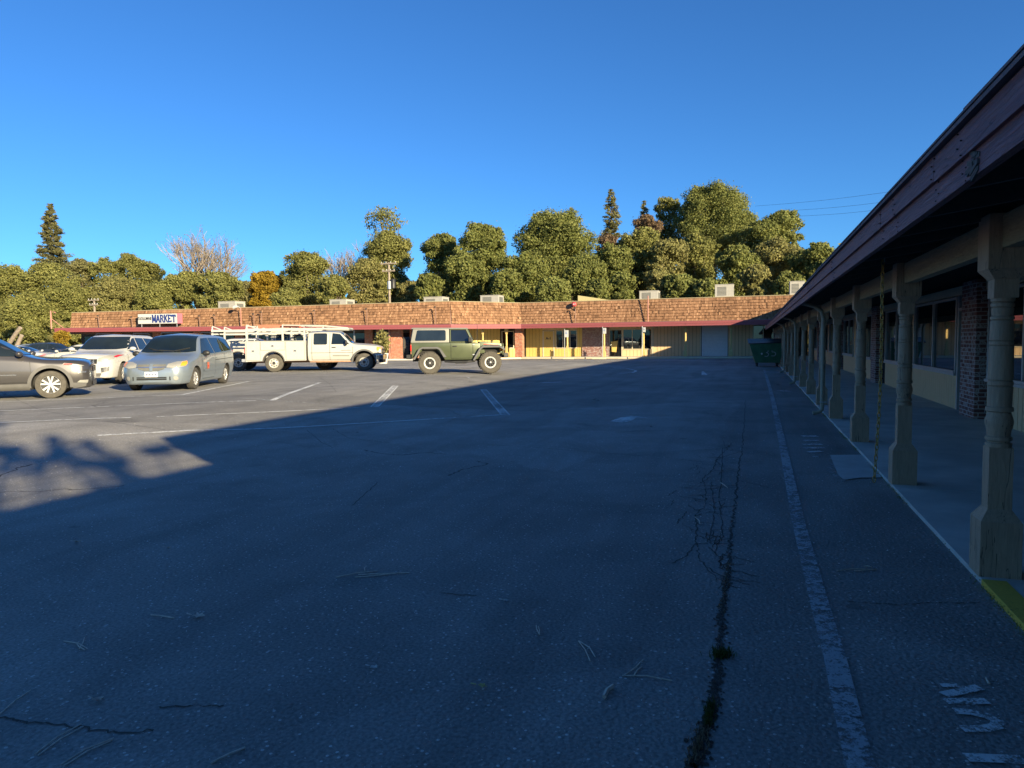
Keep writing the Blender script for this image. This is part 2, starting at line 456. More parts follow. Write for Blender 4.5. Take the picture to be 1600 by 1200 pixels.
M['grass'] = leaf_mat('weed_green', (.03, .045, .012), (.06, .085, .02), (.10, .12, .03))
M['twig'] = mk('dry_twig', (.55, .45, .36), .9, var=.3, vscale=30)
M['leafdry'] = mk('dry_leaf', (.42, .33, .27), .85, var=.3, vscale=40)
M['leafdryyellow'] = mk('dry_leaf_yellow', (.42, .36, .14), .85, var=.3, vscale=40)
M['stone'] = mk('pale_stone', (.5, .48, .45), .9, var=.2, vscale=20)
def shake_mat():
    m, nt, b = _nt('wood_shake')
    a = nt.nodes.new('ShaderNodeAttribute'); a.attribute_name = 'shade_id'
    co = coord(nt)
    c = ramp(nt, a.outputs['Fac'], [(0., (.09, .048, .028)), (.35, (.205, .108, .060)), (.7, (.30, .165, .093)), (1., (.41, .24, .14))])
    f = noise(nt, 3, 6, .7, mapv(nt, co, (9, 9, 1.2)))
    c = mixc(nt, .5, c, ramp(nt, f, [(.3, .55), (.5, 1.), (.7, 1.35)]), 'MULTIPLY')
    c = mixc(nt, .5, c, ramp(nt, noise(nt, .25, 3, .6, co), [(.35, .7), (.65, 1.25)]), 'MULTIPLY')
    L(nt, c, b.inputs['Base Color']); b.inputs['Roughness'].default_value = .9; b.inputs['Specular IOR Level'].default_value = .2
    bump(nt, b, f, .5, .02)
    return m
M['shake'] = shake_mat()

def text_mesh(s, size, mat, name, parent, mtx, bold=0., ex=.004, align='CENTER', sx=1.):
    cu = bpy.data.curves.new(name, 'FONT'); cu.body = s; cu.size = size; cu.align_x = align; cu.align_y = 'CENTER'
    cu.extrude = ex; cu.offset = bold; cu.resolution_u = 3
    t = bpy.data.objects.new(name, cu); COL.objects.link(t)
    bpy.context.view_layer.update()
    me = bpy.data.meshes.new_from_object(t.evaluated_get(bpy.context.evaluated_depsgraph_get()))
    bpy.data.objects.remove(t); bpy.data.curves.remove(cu)
    me.transform(mtx @ Matrix.Diagonal((sx, 1, 1, 1)))
    me.materials.clear(); me.materials.append(mat)
    o = bpy.data.objects.new(name, me); COL.objects.link(o)
    if parent is not None: o.parent = parent
    return o
# ------------------------------------------------------------------ ground
def lines_(a):
    out = []
    for lo, hi, st in a:
        v = lo
        while v < hi - 1e-6:
            out.append(v); v += st
    out.append(a[-1][1]); return out

def grid_mesh(xs, ys, zf, name, mat, kind='structure'):
    vs = [(x, y, zf(x, y)) for y in ys for x in xs]
    n = len(xs)
    fs = [(j * n + i, j * n + i + 1, (j + 1) * n + i + 1, (j + 1) * n + i) for j in range(len(ys) - 1) for i in range(n - 1)]
    me = bpy.data.meshes.new(name); me.from_pydata(vs, [], fs); me.materials.append(mat)
    me.polygons.foreach_set('use_smooth', [True] * len(fs))
    o = bpy.data.objects.new(name, me); COL.objects.link(o)
    o['kind'] = kind
    return o

xs = lines_([(-700, -100, 200), (-100, -24, 4), (-24, 4, .75), (4, 24, 5), (24, 724, 175)])
ys = lines_([(-200, -20, 30), (-20, 0, 2), (0, 66, .75), (66, 126, 10), (126, 926, 200)])
grid_mesh(xs, ys, gz, 'parking_lot', M['asphalt'])

def hill(x, y):
    s = sstep(-34, 10, x)
    z = max(0, (y - 68)) * (.035 + .125 * s)
    z = min(z, 1.5 + 11 * s)
    return z - .4 + .4 * sstep(66, 70, y) + .25 * math.sin(x * .21) * math.sin(y * .17) * sstep(72, 84, y)
grid_mesh(lines_([(-260, 140, 5)]), lines_([(66, 70, 2), (70, 190, 5)]), hill, 'hillside', M['drygrass'])

def zone(x, y): return gz(x, y)

def ribbon(name, paths, mat, dz=.008, kind='structure'):
    """paths: list of (list of world xy points, width or list of widths)"""
    mb = MB()
    for pts, w in paths:
        P = []
        ws = w if isinstance(w, (list, tuple)) else [w] * len(pts)
        W = []
        for k in range(len(pts) - 1):
            a, b = Vector(pts[k][:2]), Vector(pts[k + 1][:2]); n = max(1, int((b - a).length / .5))
            for i in range(n):
                P.append(a.lerp(b, i / n)); W.append(ws[k] + (ws[k + 1] - ws[k]) * i / n)
        P.append(Vector(pts[-1][:2])); W.append(ws[-1])
        rows = []
        for k, p in enumerate(P):
            t = (P[min(k + 1, len(P) - 1)] - P[max(k - 1, 0)]).normalized(); nn = Vector((-t.y, t.x))
            a, b = p + nn * W[k] / 2, p - nn * W[k] / 2
            rows.append(mb.add([(a.x, a.y, gz(a.x, a.y) + dz), (b.x, b.y, gz(b.x, b.y) + dz)]))
        for k in range(len(rows) - 1):
            mb.face([rows[k], rows[k] + 1, rows[k + 1] + 1, rows[k + 1]])
    o = mb.build(name, mat); o['kind'] = kind
    return o

def pp(*px): return [at(*q) for q in px]
def flat(name, polys, mat, dz=.008):
    mb = MB()
    for po in polys: mb.poly([(p.x, p.y, gz(p.x, p.y) + dz) for p in po])
    o = mb.build(name, mat); o['kind'] = 'structure'; return o

ribbon('parking_line', [(pp((152, 681), (300, 673)), .11), (pp((300, 673), (785, 648.5)), .11)], M['line'])
ribbon('parking_line', [(pp((285, 617), (390, 596)), .10)], M['line'])
ribbon('parking_line', [(pp((425, 626), (500, 598)), .13)], M['line'])
ribbon('parking_line', [(pp((0, 661), (205, 653)), .09), (pp((245, 651.5), (400, 645), (560, 637)), .06)], M['line'])
ribbon('parking_line', [(pp((0, 642.5), (270, 631), (400, 626.5)), .10)], M['line'])
ribbon('parking_line', [(pp((0, 628.5), (285, 617)), .09)], M['line'])
ribbon('parking_line', [(pp((150, 609), (285, 617), (425, 626), (585, 636), (640, 638.5), (775, 648)), .08)], M['line_worn'], .005)
ribbon('parking_line', [(pp((496, 592.5), (522, 592)), .10), (pp((690, 588), (730, 589), (735, 592)), .08), (pp((600, 574), (640, 577)), .08), (pp((545, 568), (585, 569)), .08)], M['line_worn'])
for q in (((585, 636), (618, 603)), ((790, 649), (755.5, 609))):
    a, b = pp(*q); t = (b - a).normalized(); n = Vector((-t.y, t.x, 0)) * .085
    ribbon('parking_line', [([a + n, b + n], .034), ([a - n, b - n], .034), ([b + n, b - n], .04), ([a + n, a - n], .04)], M['line'])
    ribbon('parking_line', [([a, b], .15)], M['line_mid'], .005)
ribbon('painted_arrow', [(pp((803, 597.5), (845, 598.5)), [.02, .10]), (pp((845, 598.5), (878, 597)), [.3, .12])], M['line'])
ribbon('painted_arrow', [(pp((958, 574.5), (980, 576), (990, 578), (994, 580), (988, 582.5), (965, 584)), .13)], M['line'])
ribbon('painted_arrow', [(pp((964, 660), (975, 656), (990, 651), (1012, 654)), [.3, .36, .26, .04]), (pp((965, 653.5), (990, 651)), [.03, .1])], M['line'])
ribbon('painted_arrow', [(pp((1086, 583), (1096, 582.6), (1110, 583.4)), [.05, .22, .05]), (pp((1098, 580.5), (1101, 586)), [.1, .26])], M['line'])
ribbon('fire_lane_line', [(pp((1194, 578), (1198, 590), (1204, 610), (1207, 622), (1213, 650), (1222, 690), (1233, 745), (1247, 815), (1262, 872), (1282, 950), (1305, 1030), (1325, 1120), (1348, 1215)), .105)], M['line_lane'])
ribbon('fire_lane_line', [(pp((1194, 578), (1198, 590), (1204, 610)), .10), (pp((1330, 1165), (1345, 1215)), .05)], M['line'], .006)
# worn letters stencilled along the kerb
ribbon('painted_letters', [(pp((1470, 1073), (1503, 1073.5)), .035), (pp((1474, 1088), (1531, 1076)), .05), (pp((1477, 1098), (1543, 1098)), .05),
        (pp((1491, 1113), (1515, 1115), (1541, 1121), (1558, 1129), (1557, 1137), (1540, 1141), (1502, 1141)), .05), (pp((1509, 1186), (1600, 1190)), .055)], M['line'])
ribbon('painted_letters', [(pp((1253, 682), (1277, 682)), .16), (pp((1256, 689), (1280, 689)), .12), (pp((1254, 695), (1284, 695)), .14), (pp((1257, 701), (1287, 700)), .12), (pp((1262, 707), (1284, 706)), .1), (pp((1270, 714), (1279, 714)), .06)], M['line'])
ribbon('painted_letters', [(pp((1220, 610), (1235, 613)), .3), (pp((1203, 581), (1213, 583)), .4)], M['line_mid'])
ribbon('access_bay_paint', [(pp((912, 563.5), (928, 563.5)), .8), (pp((990, 562.3), (1005, 562.3)), .5)], M['line_blue'], .004)
mbp = [pp((1297, 712), (1352, 711.5), (1391, 747), (1345, 747.5), (1318, 751), (1309, 742))]
ribbon('concrete_apron_edge', [(pp((1300, 716), (1306, 735), (1312, 748)), [.05, .22, .12]), (pp((1305, 755), (1320, 752)), .05)], M['line_worn'], .0065)
flat('concrete_apron', mbp, M['patch'], .010)

def jit(path, amp, n=7):
    out = []
    for k in range(len(path) - 1):
        a, b = path[k], path[k + 1]
        for i in range(n):
            p = a.lerp(b, i / n); out.append(Vector((p.x + rng.uniform(-amp, amp), p.y + rng.uniform(-amp, amp), 0)))
    out.append(path[-1]); return out
CR = pp((1165, 625), (1163, 660), (1160, 700), (1152, 750), (1147, 800), (1141, 850), (1137, 905), (1128, 960), (1126, 1020), (1116, 1085), (1103, 1140), (1082, 1210))
cj = jit(CR, .014, 26)
ribbon('crack', [(cj, [.009 + .022 * (k / len(cj)) * rng.uniform(.35, 1.6) for k in range(len(cj))])], M['crackdirt'], .004)
fine = []
for q in [((1131, 690), (1133, 705), (1120, 718), (1113, 735), (1097, 748), (1103, 765), (1103, 790), (1086, 806), (1090, 825), (1087, 850), (1094, 875), (1112, 893), (1137, 905)),
          ((1103, 765), (1125, 762), (1150, 762)), ((1086, 806), (1110, 800), (1147, 800)), ((1094, 838), (1110, 846), (1143, 842)), ((1118, 720), (1135, 712), (1160, 705)), ((1150, 750), (1180, 757), (1200, 762)),
          ((1130, 700), (1127, 745), (1124, 790), (1130, 840)), ((1117, 735), (1140, 735), (1152, 738)), ((1101, 780), (1120, 778), (1148, 782)), ((1112, 760), (1116, 800), (1108, 845)), ((1087, 850), (1070, 870), (1050, 880)),
          ((1040, 715), (1100, 722)), ((760, 695), (830, 699), (905, 705), (1000, 712)), ((520, 670), (545, 685), (610, 692)), ((480, 672), (500, 690), (520, 700)), ((550, 790), (575, 768), (590, 754)),
          ((0, 1122), (40, 1130), (100, 1133), (170, 1145), (240, 1142)), ((250, 1106), (300, 1103), (350, 1103)), ((0, 612), (60, 640), (120, 652), (170, 655)), ((150, 657), (260, 672), (400, 672)), ((120, 640), (200, 636)),
          ((690, 928), (745, 931)), ((500, 590), (515, 600), (525, 612)), ((1320, 940), (1400, 945), (1460, 942), (1530, 942)), ((700, 640), (720, 650), (700, 660))]:
    fine.append((jit(pp(*q), .012, 8), .010))
ribbon('crack', fine, M['crackdirt'], .0035)
mb = MB()      # crumbled edge: small dark pits along the long crack
for k in range(900):
    i = int(len(cj) * (.25 + .75 * rng.random() ** .6)) - 1; p = cj[i]; s = rng.uniform(.0025, .0085) * (.6 + .9 * i / len(cj))
    cx, cy = p.x + rng.gauss(0, .005 + .011 * i / len(cj)), p.y + rng.uniform(-.06, .06); n = 7
    mb.poly([(cx + s * rng.uniform(.5, 1.2) * math.cos(6.283 * q / n), cy + 1.5 * s * rng.uniform(.5, 1.2) * math.sin(6.283 * q / n), .0025 + k * 2e-6) for q in range(n)])
mb.build('crack', M['dirt'])['kind'] = 'structure'
net = []       # alligator cracking left of it
for k in range(95):
    t = rng.random(); i = int(len(cj) * (.18 + .38 * t)); p = cj[i]; wdt = .62 * math.sin(math.pi * min(1, .15 + t)) 
    a = Vector((p.x - .05 - rng.uniform(.12, 1) * wdt, p.y + rng.uniform(-.3, .3), 0)); an = rng.choice((rng.gauss(0, .35), rng.gauss(1.57, .4)))
    b = a + Vector((math.cos(an), math.sin(an) * 1.5, 0)) * rng.uniform(.08, .28); net.append((jit([a, b], .014, 6), rng.uniform(.004, .009)))
ribbon('crack', net, M['dirt'], .0032)


def ss_quads(name, cen, size, ids, mat, parent=None, nrm=None, aspect=1.0, fold=True):
    """many small leaf quads, each its own orientation"""
    n = len(cen); g = np.random.default_rng(len(cen) + 5)
    if nrm is None: nrm = g.normal(size=(n, 3))
    nrm = nrm / (np.linalg.norm(nrm, axis=1, keepdims=True) + 1e-9)
    r = g.normal(size=(n, 3)); a = np.cross(nrm, r); a /= np.linalg.norm(a, axis=1, keepdims=True) + 1e-9
    b = np.cross(nrm, a); s = np.asarray(size).reshape(-1, 1)
    k = g.uniform(.55, 1., (n, 1))
    V = np.stack([cen - a * s, cen - b * s * aspect * k + nrm * s * .25, cen + a * s, cen + b * s * aspect * k + nrm * s * .25], 1).reshape(-1, 3)
    me = bpy.data.meshes.new(name)
    me.vertices.add(4 * n); me.vertices.foreach_set('co', V.astype(np.float32).ravel())
    me.loops.add(4 * n); me.loops.foreach_set('vertex_index', np.arange(4 * n, dtype=np.int32))
    me.polygons.add(n); me.polygons.foreach_set('loop_start', np.arange(0, 4 * n, 4, dtype=np.int32))
    me.update(calc_edges=True)
    t = me.attributes.new('shade_id', 'FLOAT', 'FACE'); t.data.foreach_set('value', np.asarray(ids, dtype=np.float32))
    me.materials.append(mat)
    o = bpy.data.objects.new(name, me); COL.objects.link(o)
    if parent is not None: o.parent = parent
    return o

# ------------------------------------------------------------------ walkway
mb = MB(); y = -8.
while y < 57:
    mb.box(1.38, 4.3, y + .008, y + 3.2, -.1, .035); y += 3.208
mb.build('walkway', M['concrete'], bevel=.004)['kind'] = 'structure'
mb = MB(); y = -3.; 
mb.box(1.375, 1.51, -3, 5.12, -.05, .039)
mb.build('curb_paint', M['curb_yellow'])['kind'] = 'structure'
# chipped mortar and moss along the lip
g = np.random.default_rng(3); n = 7000
yy = g.uniform(3.0, 36, n) ; xx = 1.375 - np.abs(g.normal(0, .022, n)); zz = g.uniform(.002, .03, n)
keep = np.sin(yy * 1.7) + np.sin(yy * 4.1 + 1) + g.normal(0, .6, n) > .2
tag(ss_quads('moss', np.stack([xx, yy, zz], 1)[keep], g.uniform(.002, .007, keep.sum()), g.uniform(0, 1, keep.sum()), M['leaf_olive']), 'green moss and grit along the walkway lip', 'moss', kind='stuff')

# ------------------------------------------------------------------ arcade building on the right
AR = empty('arcade_building', (2.7, 28, 0), 0, 'long low shop arcade with tan turned posts and dark red fascia along a covered walkway', 'building')
def ab(mb, name, mats, **k): return mb.build(name, mats, AR, world=True, **k)

def post_mb(mb, x, y, top=2.33, w=.23, z0=.03):
    h = w / 2; q = .067; s = .07
    def fr(za, wa, zb, wb):
        mb.hexa([(x - wa, y - wa, za), (x + wa, y - wa, za), (x + wa, y + wa, za), (x - wa, y + wa, za), (x - wb, y - wb, zb), (x + wb, y - wb, zb), (x + wb, y + wb, zb), (x - wb, y + wb, zb)])
    fr(z0, h, .39, h); fr(.39, h, .465, q); fr(.465, q, .86, q)
    prof = [(.0, .855), (.072, .86), (.074, .885), (.062, .892), (.063, .90), (.074, .905), (.074, .925), (.064, .932), (.066, .96), (.078, 1.01), (.079, 1.03), (.066, 1.075), (.064, 1.085), (.077, 1.092), (.077, 1.115), (.067, 1.12),
            (.068, 1.2), (.071, 1.24), (.071, 1.245), (.064, 1.25), (.071, 1.258), (.071, 1.28), (.064, 1.286), (.071, 1.294), (.069, 1.4), (.068, 1.5), (.068, 1.505), (.062, 1.51), (.068, 1.516), (.068, 1.535), (.062, 1.54), (.067, 1.546),
            (.064, 1.66), (.063, 1.665), (.057, 1.67), (.066, 1.676), (.066, 1.69), (.057, 1.70), (.062, 1.745), (.057, 1.75), (.065, 1.757), (.065, 1.775), (.056, 1.782), (.066, 1.79), (.066, 1.815), (0, 1.82)]
    mb.lathe(prof, (x, y, 0), 'z', 18)
    fr(1.81, q, 1.925, q); fr(1.925, q, 1.99, h); fr(1.99, h, top, h)

PY_ = [-4.3, -1.1, 2.1, 5.3, 8.34, 11.58, 14.8, 17.8, 21.08, 24.27, 27.8, 31.5, 34.7, 37.9, 41.1, 44.3, 47.5, 50.7, 53.9]
for k, y in enumerate(PY_):
    mb = MB(); post_mb(mb, 1.495, y)
    p = ab(mb, 'post', M['post'], smooth=40)
mb = MB()
for a, b in zip(PY_[:-1], PY_[1:]):
    mb.box(1.45, 1.54, a + .116, b - .116, 2.115, 2.32)
ab(mb, 'beam', M['beam'])
# sloped roof deck, rafters, fascia boards
def slope(x): return 2.36 + (x - .85) * .15
mb = MB()
mb.hexa([(.847, -9, slope(.847)), (4.3, -9, slope(4.3)), (4.3, 57.4, slope(4.3)), (.845, 57.4, slope(.845)), (.845, -9, slope(.845) + .05), (4.3, -9, slope(4.3) + .05), (4.3, 57.4, slope(4.3) + .05), (.845, 57.4, slope(.845) + .05)])
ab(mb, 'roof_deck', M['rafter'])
mb = MB()
mb.hexa([(.775, -9, 2.428), (4.35, -9, 2.97), (4.35, 57.4, 2.97), (.775, 57.4, 2.428), (.775, -9, 2.446), (4.35, -9, 2.99), (4.35, 57.4, 2.99), (.775, 57.4, 2.446)])
y = -8
while y < 57:
    w = rng.uniform(.6, 2.6); e = min(57.4, y + w)
    mb.hexa([(.77, y, 2.449), (1.3, y, 2.530), (1.3, e, 2.530), (.77, e, 2.449), (.77, y, 2.456 + rng.uniform(0, .008)), (1.3, y, 2.538), (1.3, e, 2.538), (.77, e, 2.456 + rng.uniform(0, .012))]); y = e
ab(mb, 'roofing', M['roofing'])
mb = MB(); y = -8.4
while y < 57:
    mb.hexa([(.86, y, slope(.86) - .13), (4.05, y, slope(4.05) - .13), (4.05, y + .045, slope(4.05) - .13), (.86, y + .045, slope(.86) - .13), (.86, y, slope(.86) - .003), (4.05, y, slope(4.05) - .003), (4.05, y + .045, slope(4.05) - .003), (.86, y + .045, slope(.86) - .003)])
    y += .81
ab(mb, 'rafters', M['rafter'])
NJ = (3.44, 3.9, 4.9, 5.4, 8.5, 8.6, 12.2)
def boards(name, x0, x1, z0, z1, y0, off, Ls):
    mb = MB(); y = y0; k = 0
    while y < 57.3:
        e = min(57.4, y + Ls[k % len(Ls)]); dx = rng.uniform(-.003, .003); dz = rng.uniform(-.003, .003)
        mb.box(x0 + dx, x1 + dx, y + .002, e - .002, z0 + dz, z1 + dz); y = e; k += 1
    for yj in NJ:
        for dy_ in (-.022, .03):
            for q in range(2): zc = z0 + (z1 - z0) * (.22 + .5 * q) + .02 * math.sin(yj * 9 + dy_ * 70); mb.box(x0 - .005, x0 + .004, yj + dy_ - .0026, yj + dy_ + .0026, zc - .0026, zc + .0026, 1)
    return ab(mb, name, [M['fascia'], M['dark']])
boards('fascia_board', .800, .845, 2.306, 2.426, -9, 0, (9 + 3.9, 1.5, 3.1, 3.66, 3.66))
boards('fascia_board', .822, .860, 2.205, 2.312, -9, 0, (9 + 3.44, 1.46, 3.66, 3.66, 2.6))
# splintered spot at the board joint
mb = MB()
for k in range(14):
    y0 = 3.22 + rng.uniform(0, .1); z0 = 2.212 + rng.uniform(0, .07)
    mb.obox((.812 + rng.uniform(0, .006), y0, z0), (.012, 0, 0), (0, rng.uniform(.05, .11), rng.uniform(-.03, .03)), (0, 0, rng.uniform(.008, .02)))
ab(mb, 'splintered_wood', M['rafter'])
# wall, windows, doors
WX = 4.05
def wall_box(mb, y0, y1, z0, z1, x0=WX, x1=4.3): mb.box(x0, x1, y0, y1, z0, z1)
def siding(y0, y1, z0, z1):
    sid = MB(); grv = MB(); n = max(1, round((y1 - y0) / .2)); p = (y1 - y0) / n
    for i in range(n): sid.box(WX, WX + .03, y0 + i * p + .011, y0 + (i + 1) * p - .011, z0, z1)
    grv.box(WX + .015, WX + .06, y0, y1, z0, z1)
    p_ = ab(sid, 'siding', M['siding_shaded']); grv.build('backing', M['groove'], p_, world=True)
def window(y0, y1, z0=.80, z1=2.40, splits=1):
    mb = MB()
    mb.box(WX - .03, WX + .05, y0, y0 + .06, z0, z1); mb.box(WX - .03, WX + .05, y1 - .06, y1, z0, z1)
    mb.box(WX - .03, WX + .05, y0 + .06, y1 - .06, z1 - .05, z1); mb.box(WX - .05, WX + .05, y0 + .06, y1 - .06, z0, z0 + .05)
    mb.box(WX - .06, WX + .0, y0 - .02, y1 + .02, z0 - .055, z0 - .004)
    for k in range(1, splits + 1):
        yc = y0 + (y1 - y0) * k / (splits + 1); mb.box(WX - .025, WX + .05, yc - .03, yc + .03, z0 + .05, z1 - .05)
    f = ab(mb, 'window', M['trimgrey'], bevel=.004)
    mb = MB(); mb.box(WX + .02, WX + .03, y0 + .055, y1 - .055, z0 + .045, z1 - .045)
    p = mb.build('pane', M['pane'], f, world=True)
    return f
def door(y0, y1, h=2.1):
    mb = MB()
    mb.box(WX - .01, WX + .07, y0, y0 + .07, .035, 2.42); mb.box(WX - .01, WX + .07, y1 - .07, y1, .035, 2.42)
    mb.box(WX - .01, WX + .07, y0 + .07, y1 - .07, h, h + .06)
    d = ab(mb, 'door', M['trimgrey'])
    mb = MB(); mb.box(WX + .16, WX + .18, y0 + .07, y1 - .07, .05, 2.42); mb.build('pane', M['pane_dark'], d, world=True)
    mb = MB(); mb.box(WX + .10, WX + .15, y0 + .1, y1 - .1, 1.06, 1.10); mb.box(WX + .10, WX + .15, y0 + .14, y0 + .2, 1.10, 1.22); mb.build('handle', M['metal'], d, world=True)
def pillar(y0, y1):
    mb = MB(); mb.box(3.88, 4.3, y0, y1, .03, 2.62); ab(mb, 'brick_pillar', M['brick'])
    
edge = -8.
for y0 in (-6.7, 4.5, 15.2, 26.6, 37.8, 49.0):
    pillar(y0, y0 + 1.0); door(y0 + 1.03, y0 + 1.95); window(y0 + 2.0, y0 + 6.2, splits=1); siding(y0 + 1.97, y0 + 6.2, .04, .745)
    siding(y0 + 6.2, y0 + 6.9, .04, 2.42)
    window(y0 + 6.95, y0 + 10.55, splits=1); siding(y0 + 6.9, y0 + 10.6, .04, .745)
mb = MB(); mb.box(WX - .035, WX + .06, -8, 58, 2.424, 2.60); ab(mb, 'wall_header', M['trim'])
mb = MB(); mb.box(WX + .065, 14, -30, 61.6, 0, 2.9); mb.box(WX + .35, 14, -30, .4, 2.9, 3.77); mb.box(WX + .35, 14, .4, 64, 2.9, 4.7); ab(mb, 'dark_core', M['dark'])  # solid dark body block, added so light doesn't leak through the shops
# shop decal on the near window: pale oval ring
mb = MB(); oc = aty(1592, 532, 13.2); 
yc = 12.55
for k in range(40):
    a, b = 2 * math.pi * k / 40, 2 * math.pi * (k + 1) / 40
    for r0, r1 in ((.86, 1.), ):
        mb.poly([(WX + .016, yc + .22 * r0 * math.cos(a), 1.58 + .36 * r0 * math.sin(a)), (WX + .016, yc + .22 * r1 * math.cos(a), 1.58 + .36 * r1 * math.sin(a)), (WX + .016, yc + .22 * r1 * math.cos(b), 1.58 + .36 * r1 * math.sin(b)), (WX + .016, yc + .22 * r0 * math.cos(b), 1.58 + .36 * r0 * math.sin(b))])
mb.box(WX + .012, WX + .016, yc - .16, yc + .16, 1.60, 1.66); mb.box(WX + .012, WX + .016, yc - .05, yc + .05, 1.70, 1.82)
for s in (-1, 1): mb.tube([(WX + .014, yc + s * .06, 1.36), (WX + .014, yc + s * .1, 1.44), (WX + .014, yc + s * .03, 1.52)], .012, 6)
ab(mb, 'window_decal', M['white'])
mb = MB()
for sgn in (1,):
    yc2 = 24.2
    for k in range(30):
        a, b = 2 * math.pi * k / 30, 2 * math.pi * (k + 1) / 30
        mb.poly([(WX + .016, yc2 + .19 * math.cos(a), 1.6 + .36 * math.sin(a)), (WX + .016, yc2 + .22 * math.cos(a), 1.6 + .4 * math.sin(a)), (WX + .016, yc2 + .22 * math.cos(b), 1.6 + .4 * math.sin(b)), (WX + .016, yc2 + .19 * math.cos(b), 1.6 + .36 * math.sin(b))])
mb.box(WX + .012, WX + .016, yc2 - .14, yc2 + .14, 1.55, 1.62)
ab(mb, 'window_decal', M['white'])
# downspouts
for px, py in ((1287, 651), (1250, 602), (1232, 583)):
    y = at(px, py).y + .15
    mb = MB()
    mb.tube([(.9, y, 2.27), (1.0, y, 2.25), (1.15, y, 2.2), (1.28, y, 2.1), (1.315, y, 1.95), (1.315, y, .2), (1.305, y, .12), (1.24, y, .07), (1.14, y - .02, .055)], .042, 10)
    d = ab(mb, 'downspout', M['downspout'], smooth=50)
    mb = MB(); mb.box(1.27, 1.39, y - .05, y + .05, .27, .29); mb.build('strap', M['metal'], d, world=True)
# mansard above the walkway roof (the roof edge that shades the car park)
def shakes(mb, A, B, z0, z1, n, thick, lean, wmin, wmax, t0=0., t1=1.):
    """courses of split shakes between plan points A and B; outward side is to the right of A->B"""
    A, B = Vector(A), Vector(B); u = (B - A).to_2d(); Ln = u.length; u = u / Ln; nn = Vector((u.y, -u.x))
    h = (z1 - z0) / n
    def P(s, v, z, dz): return (A.x + u.x * s + nn.x * v, A.y + u.y * s + nn.y * v, z + dz)
    for k in range(n):
        s = 0.; za = z0 + k * h
        while s < Ln - .01:
            w = min(rng.uniform(wmin, wmax), Ln - s)
            d = rng.uniform(-.022, .022); lift = rng.uniform(0, .02); c = min(1, max(0, rng.gauss(.5, .19)))
            dz = (A.z if len(A) > 2 else 0) + ((B.z - A.z) if len(A) > 2 else 0) * (s + w / 2) / Ln
            vb = (1 - k / n) * lean + thick + lift; vt = (1 - (k + 1) / n) * lean + .012
            e = s + w - .008
            mb.hexa([P(s, vb - thick, za + d, dz), P(e, vb - thick, za + d, dz), P(e, vb, za + d, dz), P(s, vb, za + d, dz),
                     P(s, vt - .02, za + h * 1.12, dz), P(e, vt - .02, za + h * 1.12, dz), P(e, vt, za + h * 1.12, dz), P(s, vt, za + h * 1.12, dz)], 0, c)
            s += w
mb = MB(); shakes(mb, (4.22, 60.5, 0), (4.22, .4, 0), 3.0, 4.72, 6, .05, .1, .3, .6); ab(mb, 'shake_mansard', M['shake'])
mb = MB(); mb.box(4.18, 4.4, .4, 61, 2.9, 4.75); ab(mb, 'mansard_wall', M['pipe'])
mb = MB(); mb.box(4.2, 4.4, -30, .4, 2.9, 3.85); ab(mb, 'parapet', M['siding_shaded'])

# chain hanging from the eave
def chain():
    root = empty('hanging_chain', (1.12, 7.6, .16), 0, 'rusty yellow chain hanging from the arcade eave beside the concrete patch', 'chain')
    mb = MB(); z = 0.; k = 0; top = 2.10
    while z < top:
        a = (k % 2) * math.pi / 2 + .35; c, s = math.cos(a), math.sin(a); sway = .015 * math.sin(z * 2.) + .05 * (z / top)
        pts = []
        for q in range(13):
            t = 2 * math.pi * q / 12; px_, pz = .0135 * math.cos(t), .035 * math.sin(t)
            pts.append((sway + px_ * c, px_ * s, z + .035 + pz))
        mb.tube(pts, .0048, 5, cap=False); z += .052; k += 1
    mb.build('chain_links', M['chain'], root, smooth=60)
    mb = MB(); mb.tube([(.05, 0, z - .01), (.05, 0, z + .06), (.055, .02, z + .075)], .006, 6); mb.build('hook', M['metal'], root)
chain()
# ------------------------------------------------------------------ far buildings: polyline sweeps with mitred corners
PL = [Vector((-61.8, 51.1)), Vector((-25.1, 57.3)), Vector((-20.0, 61.3)), Vector((4.15, 61.3))]
DZ = [-.28, .10, .0, .02]          # roof edge rises and falls a little
DZC = [.18, .0, .0, .0]            # canopy edge
def seg_n(a, b):
    u = (b - a).normalized(); return Vector((u.y, -u.x))
def off(v):
    """polyline offset outward (towards the car park) by v"""
    out = []
    for i, p in enumerate(PL):
        n1 = seg_n(PL[i - 1], p) if i else None
        n2 = seg_n(p, PL[i + 1]) if i < len(PL) - 1 else None
        if n1 is None: out.append(p + n2 * v)
        elif n2 is None: out.append(p + n1 * v)
        else:
            bis = (n1 + n2).normalized(); out.append(p + bis * (v / bis.dot(n1)))
    return out
def sweep(mb, prof, i0, i1, dz, m=0):
    n = len(prof); rows = []
    offs = [off(v) for v, z in prof]
    for i in range(i0, i1 + 1):
        rows.append(mb.add([(offs[k][i].x, offs[k][i].y, prof[k][1] + dz[i]) for k in range(n)]))
    for a, b in zip(rows[:-1], rows[1:]):
        for k in range(n):
            k2 = (k + 1) % n; mb.face([a + k, b + k, b + k2, a + k2], m)
    mb.face([rows[0] + k for k in range(n)], m); mb.face([rows[-1] + n - 1 - k for k in range(n)], m)

MK = empty('market_building', (-43, 56, 0), 0, 'brown shake mansard shop wing carrying the market sign, glass fronts behind the parked trucks', 'building')
SH = empty('shop_building', (-8, 62, 0), 0, 'ochre sided shop row with brown shake mansard and sunlit red fascia across the lot', 'building')

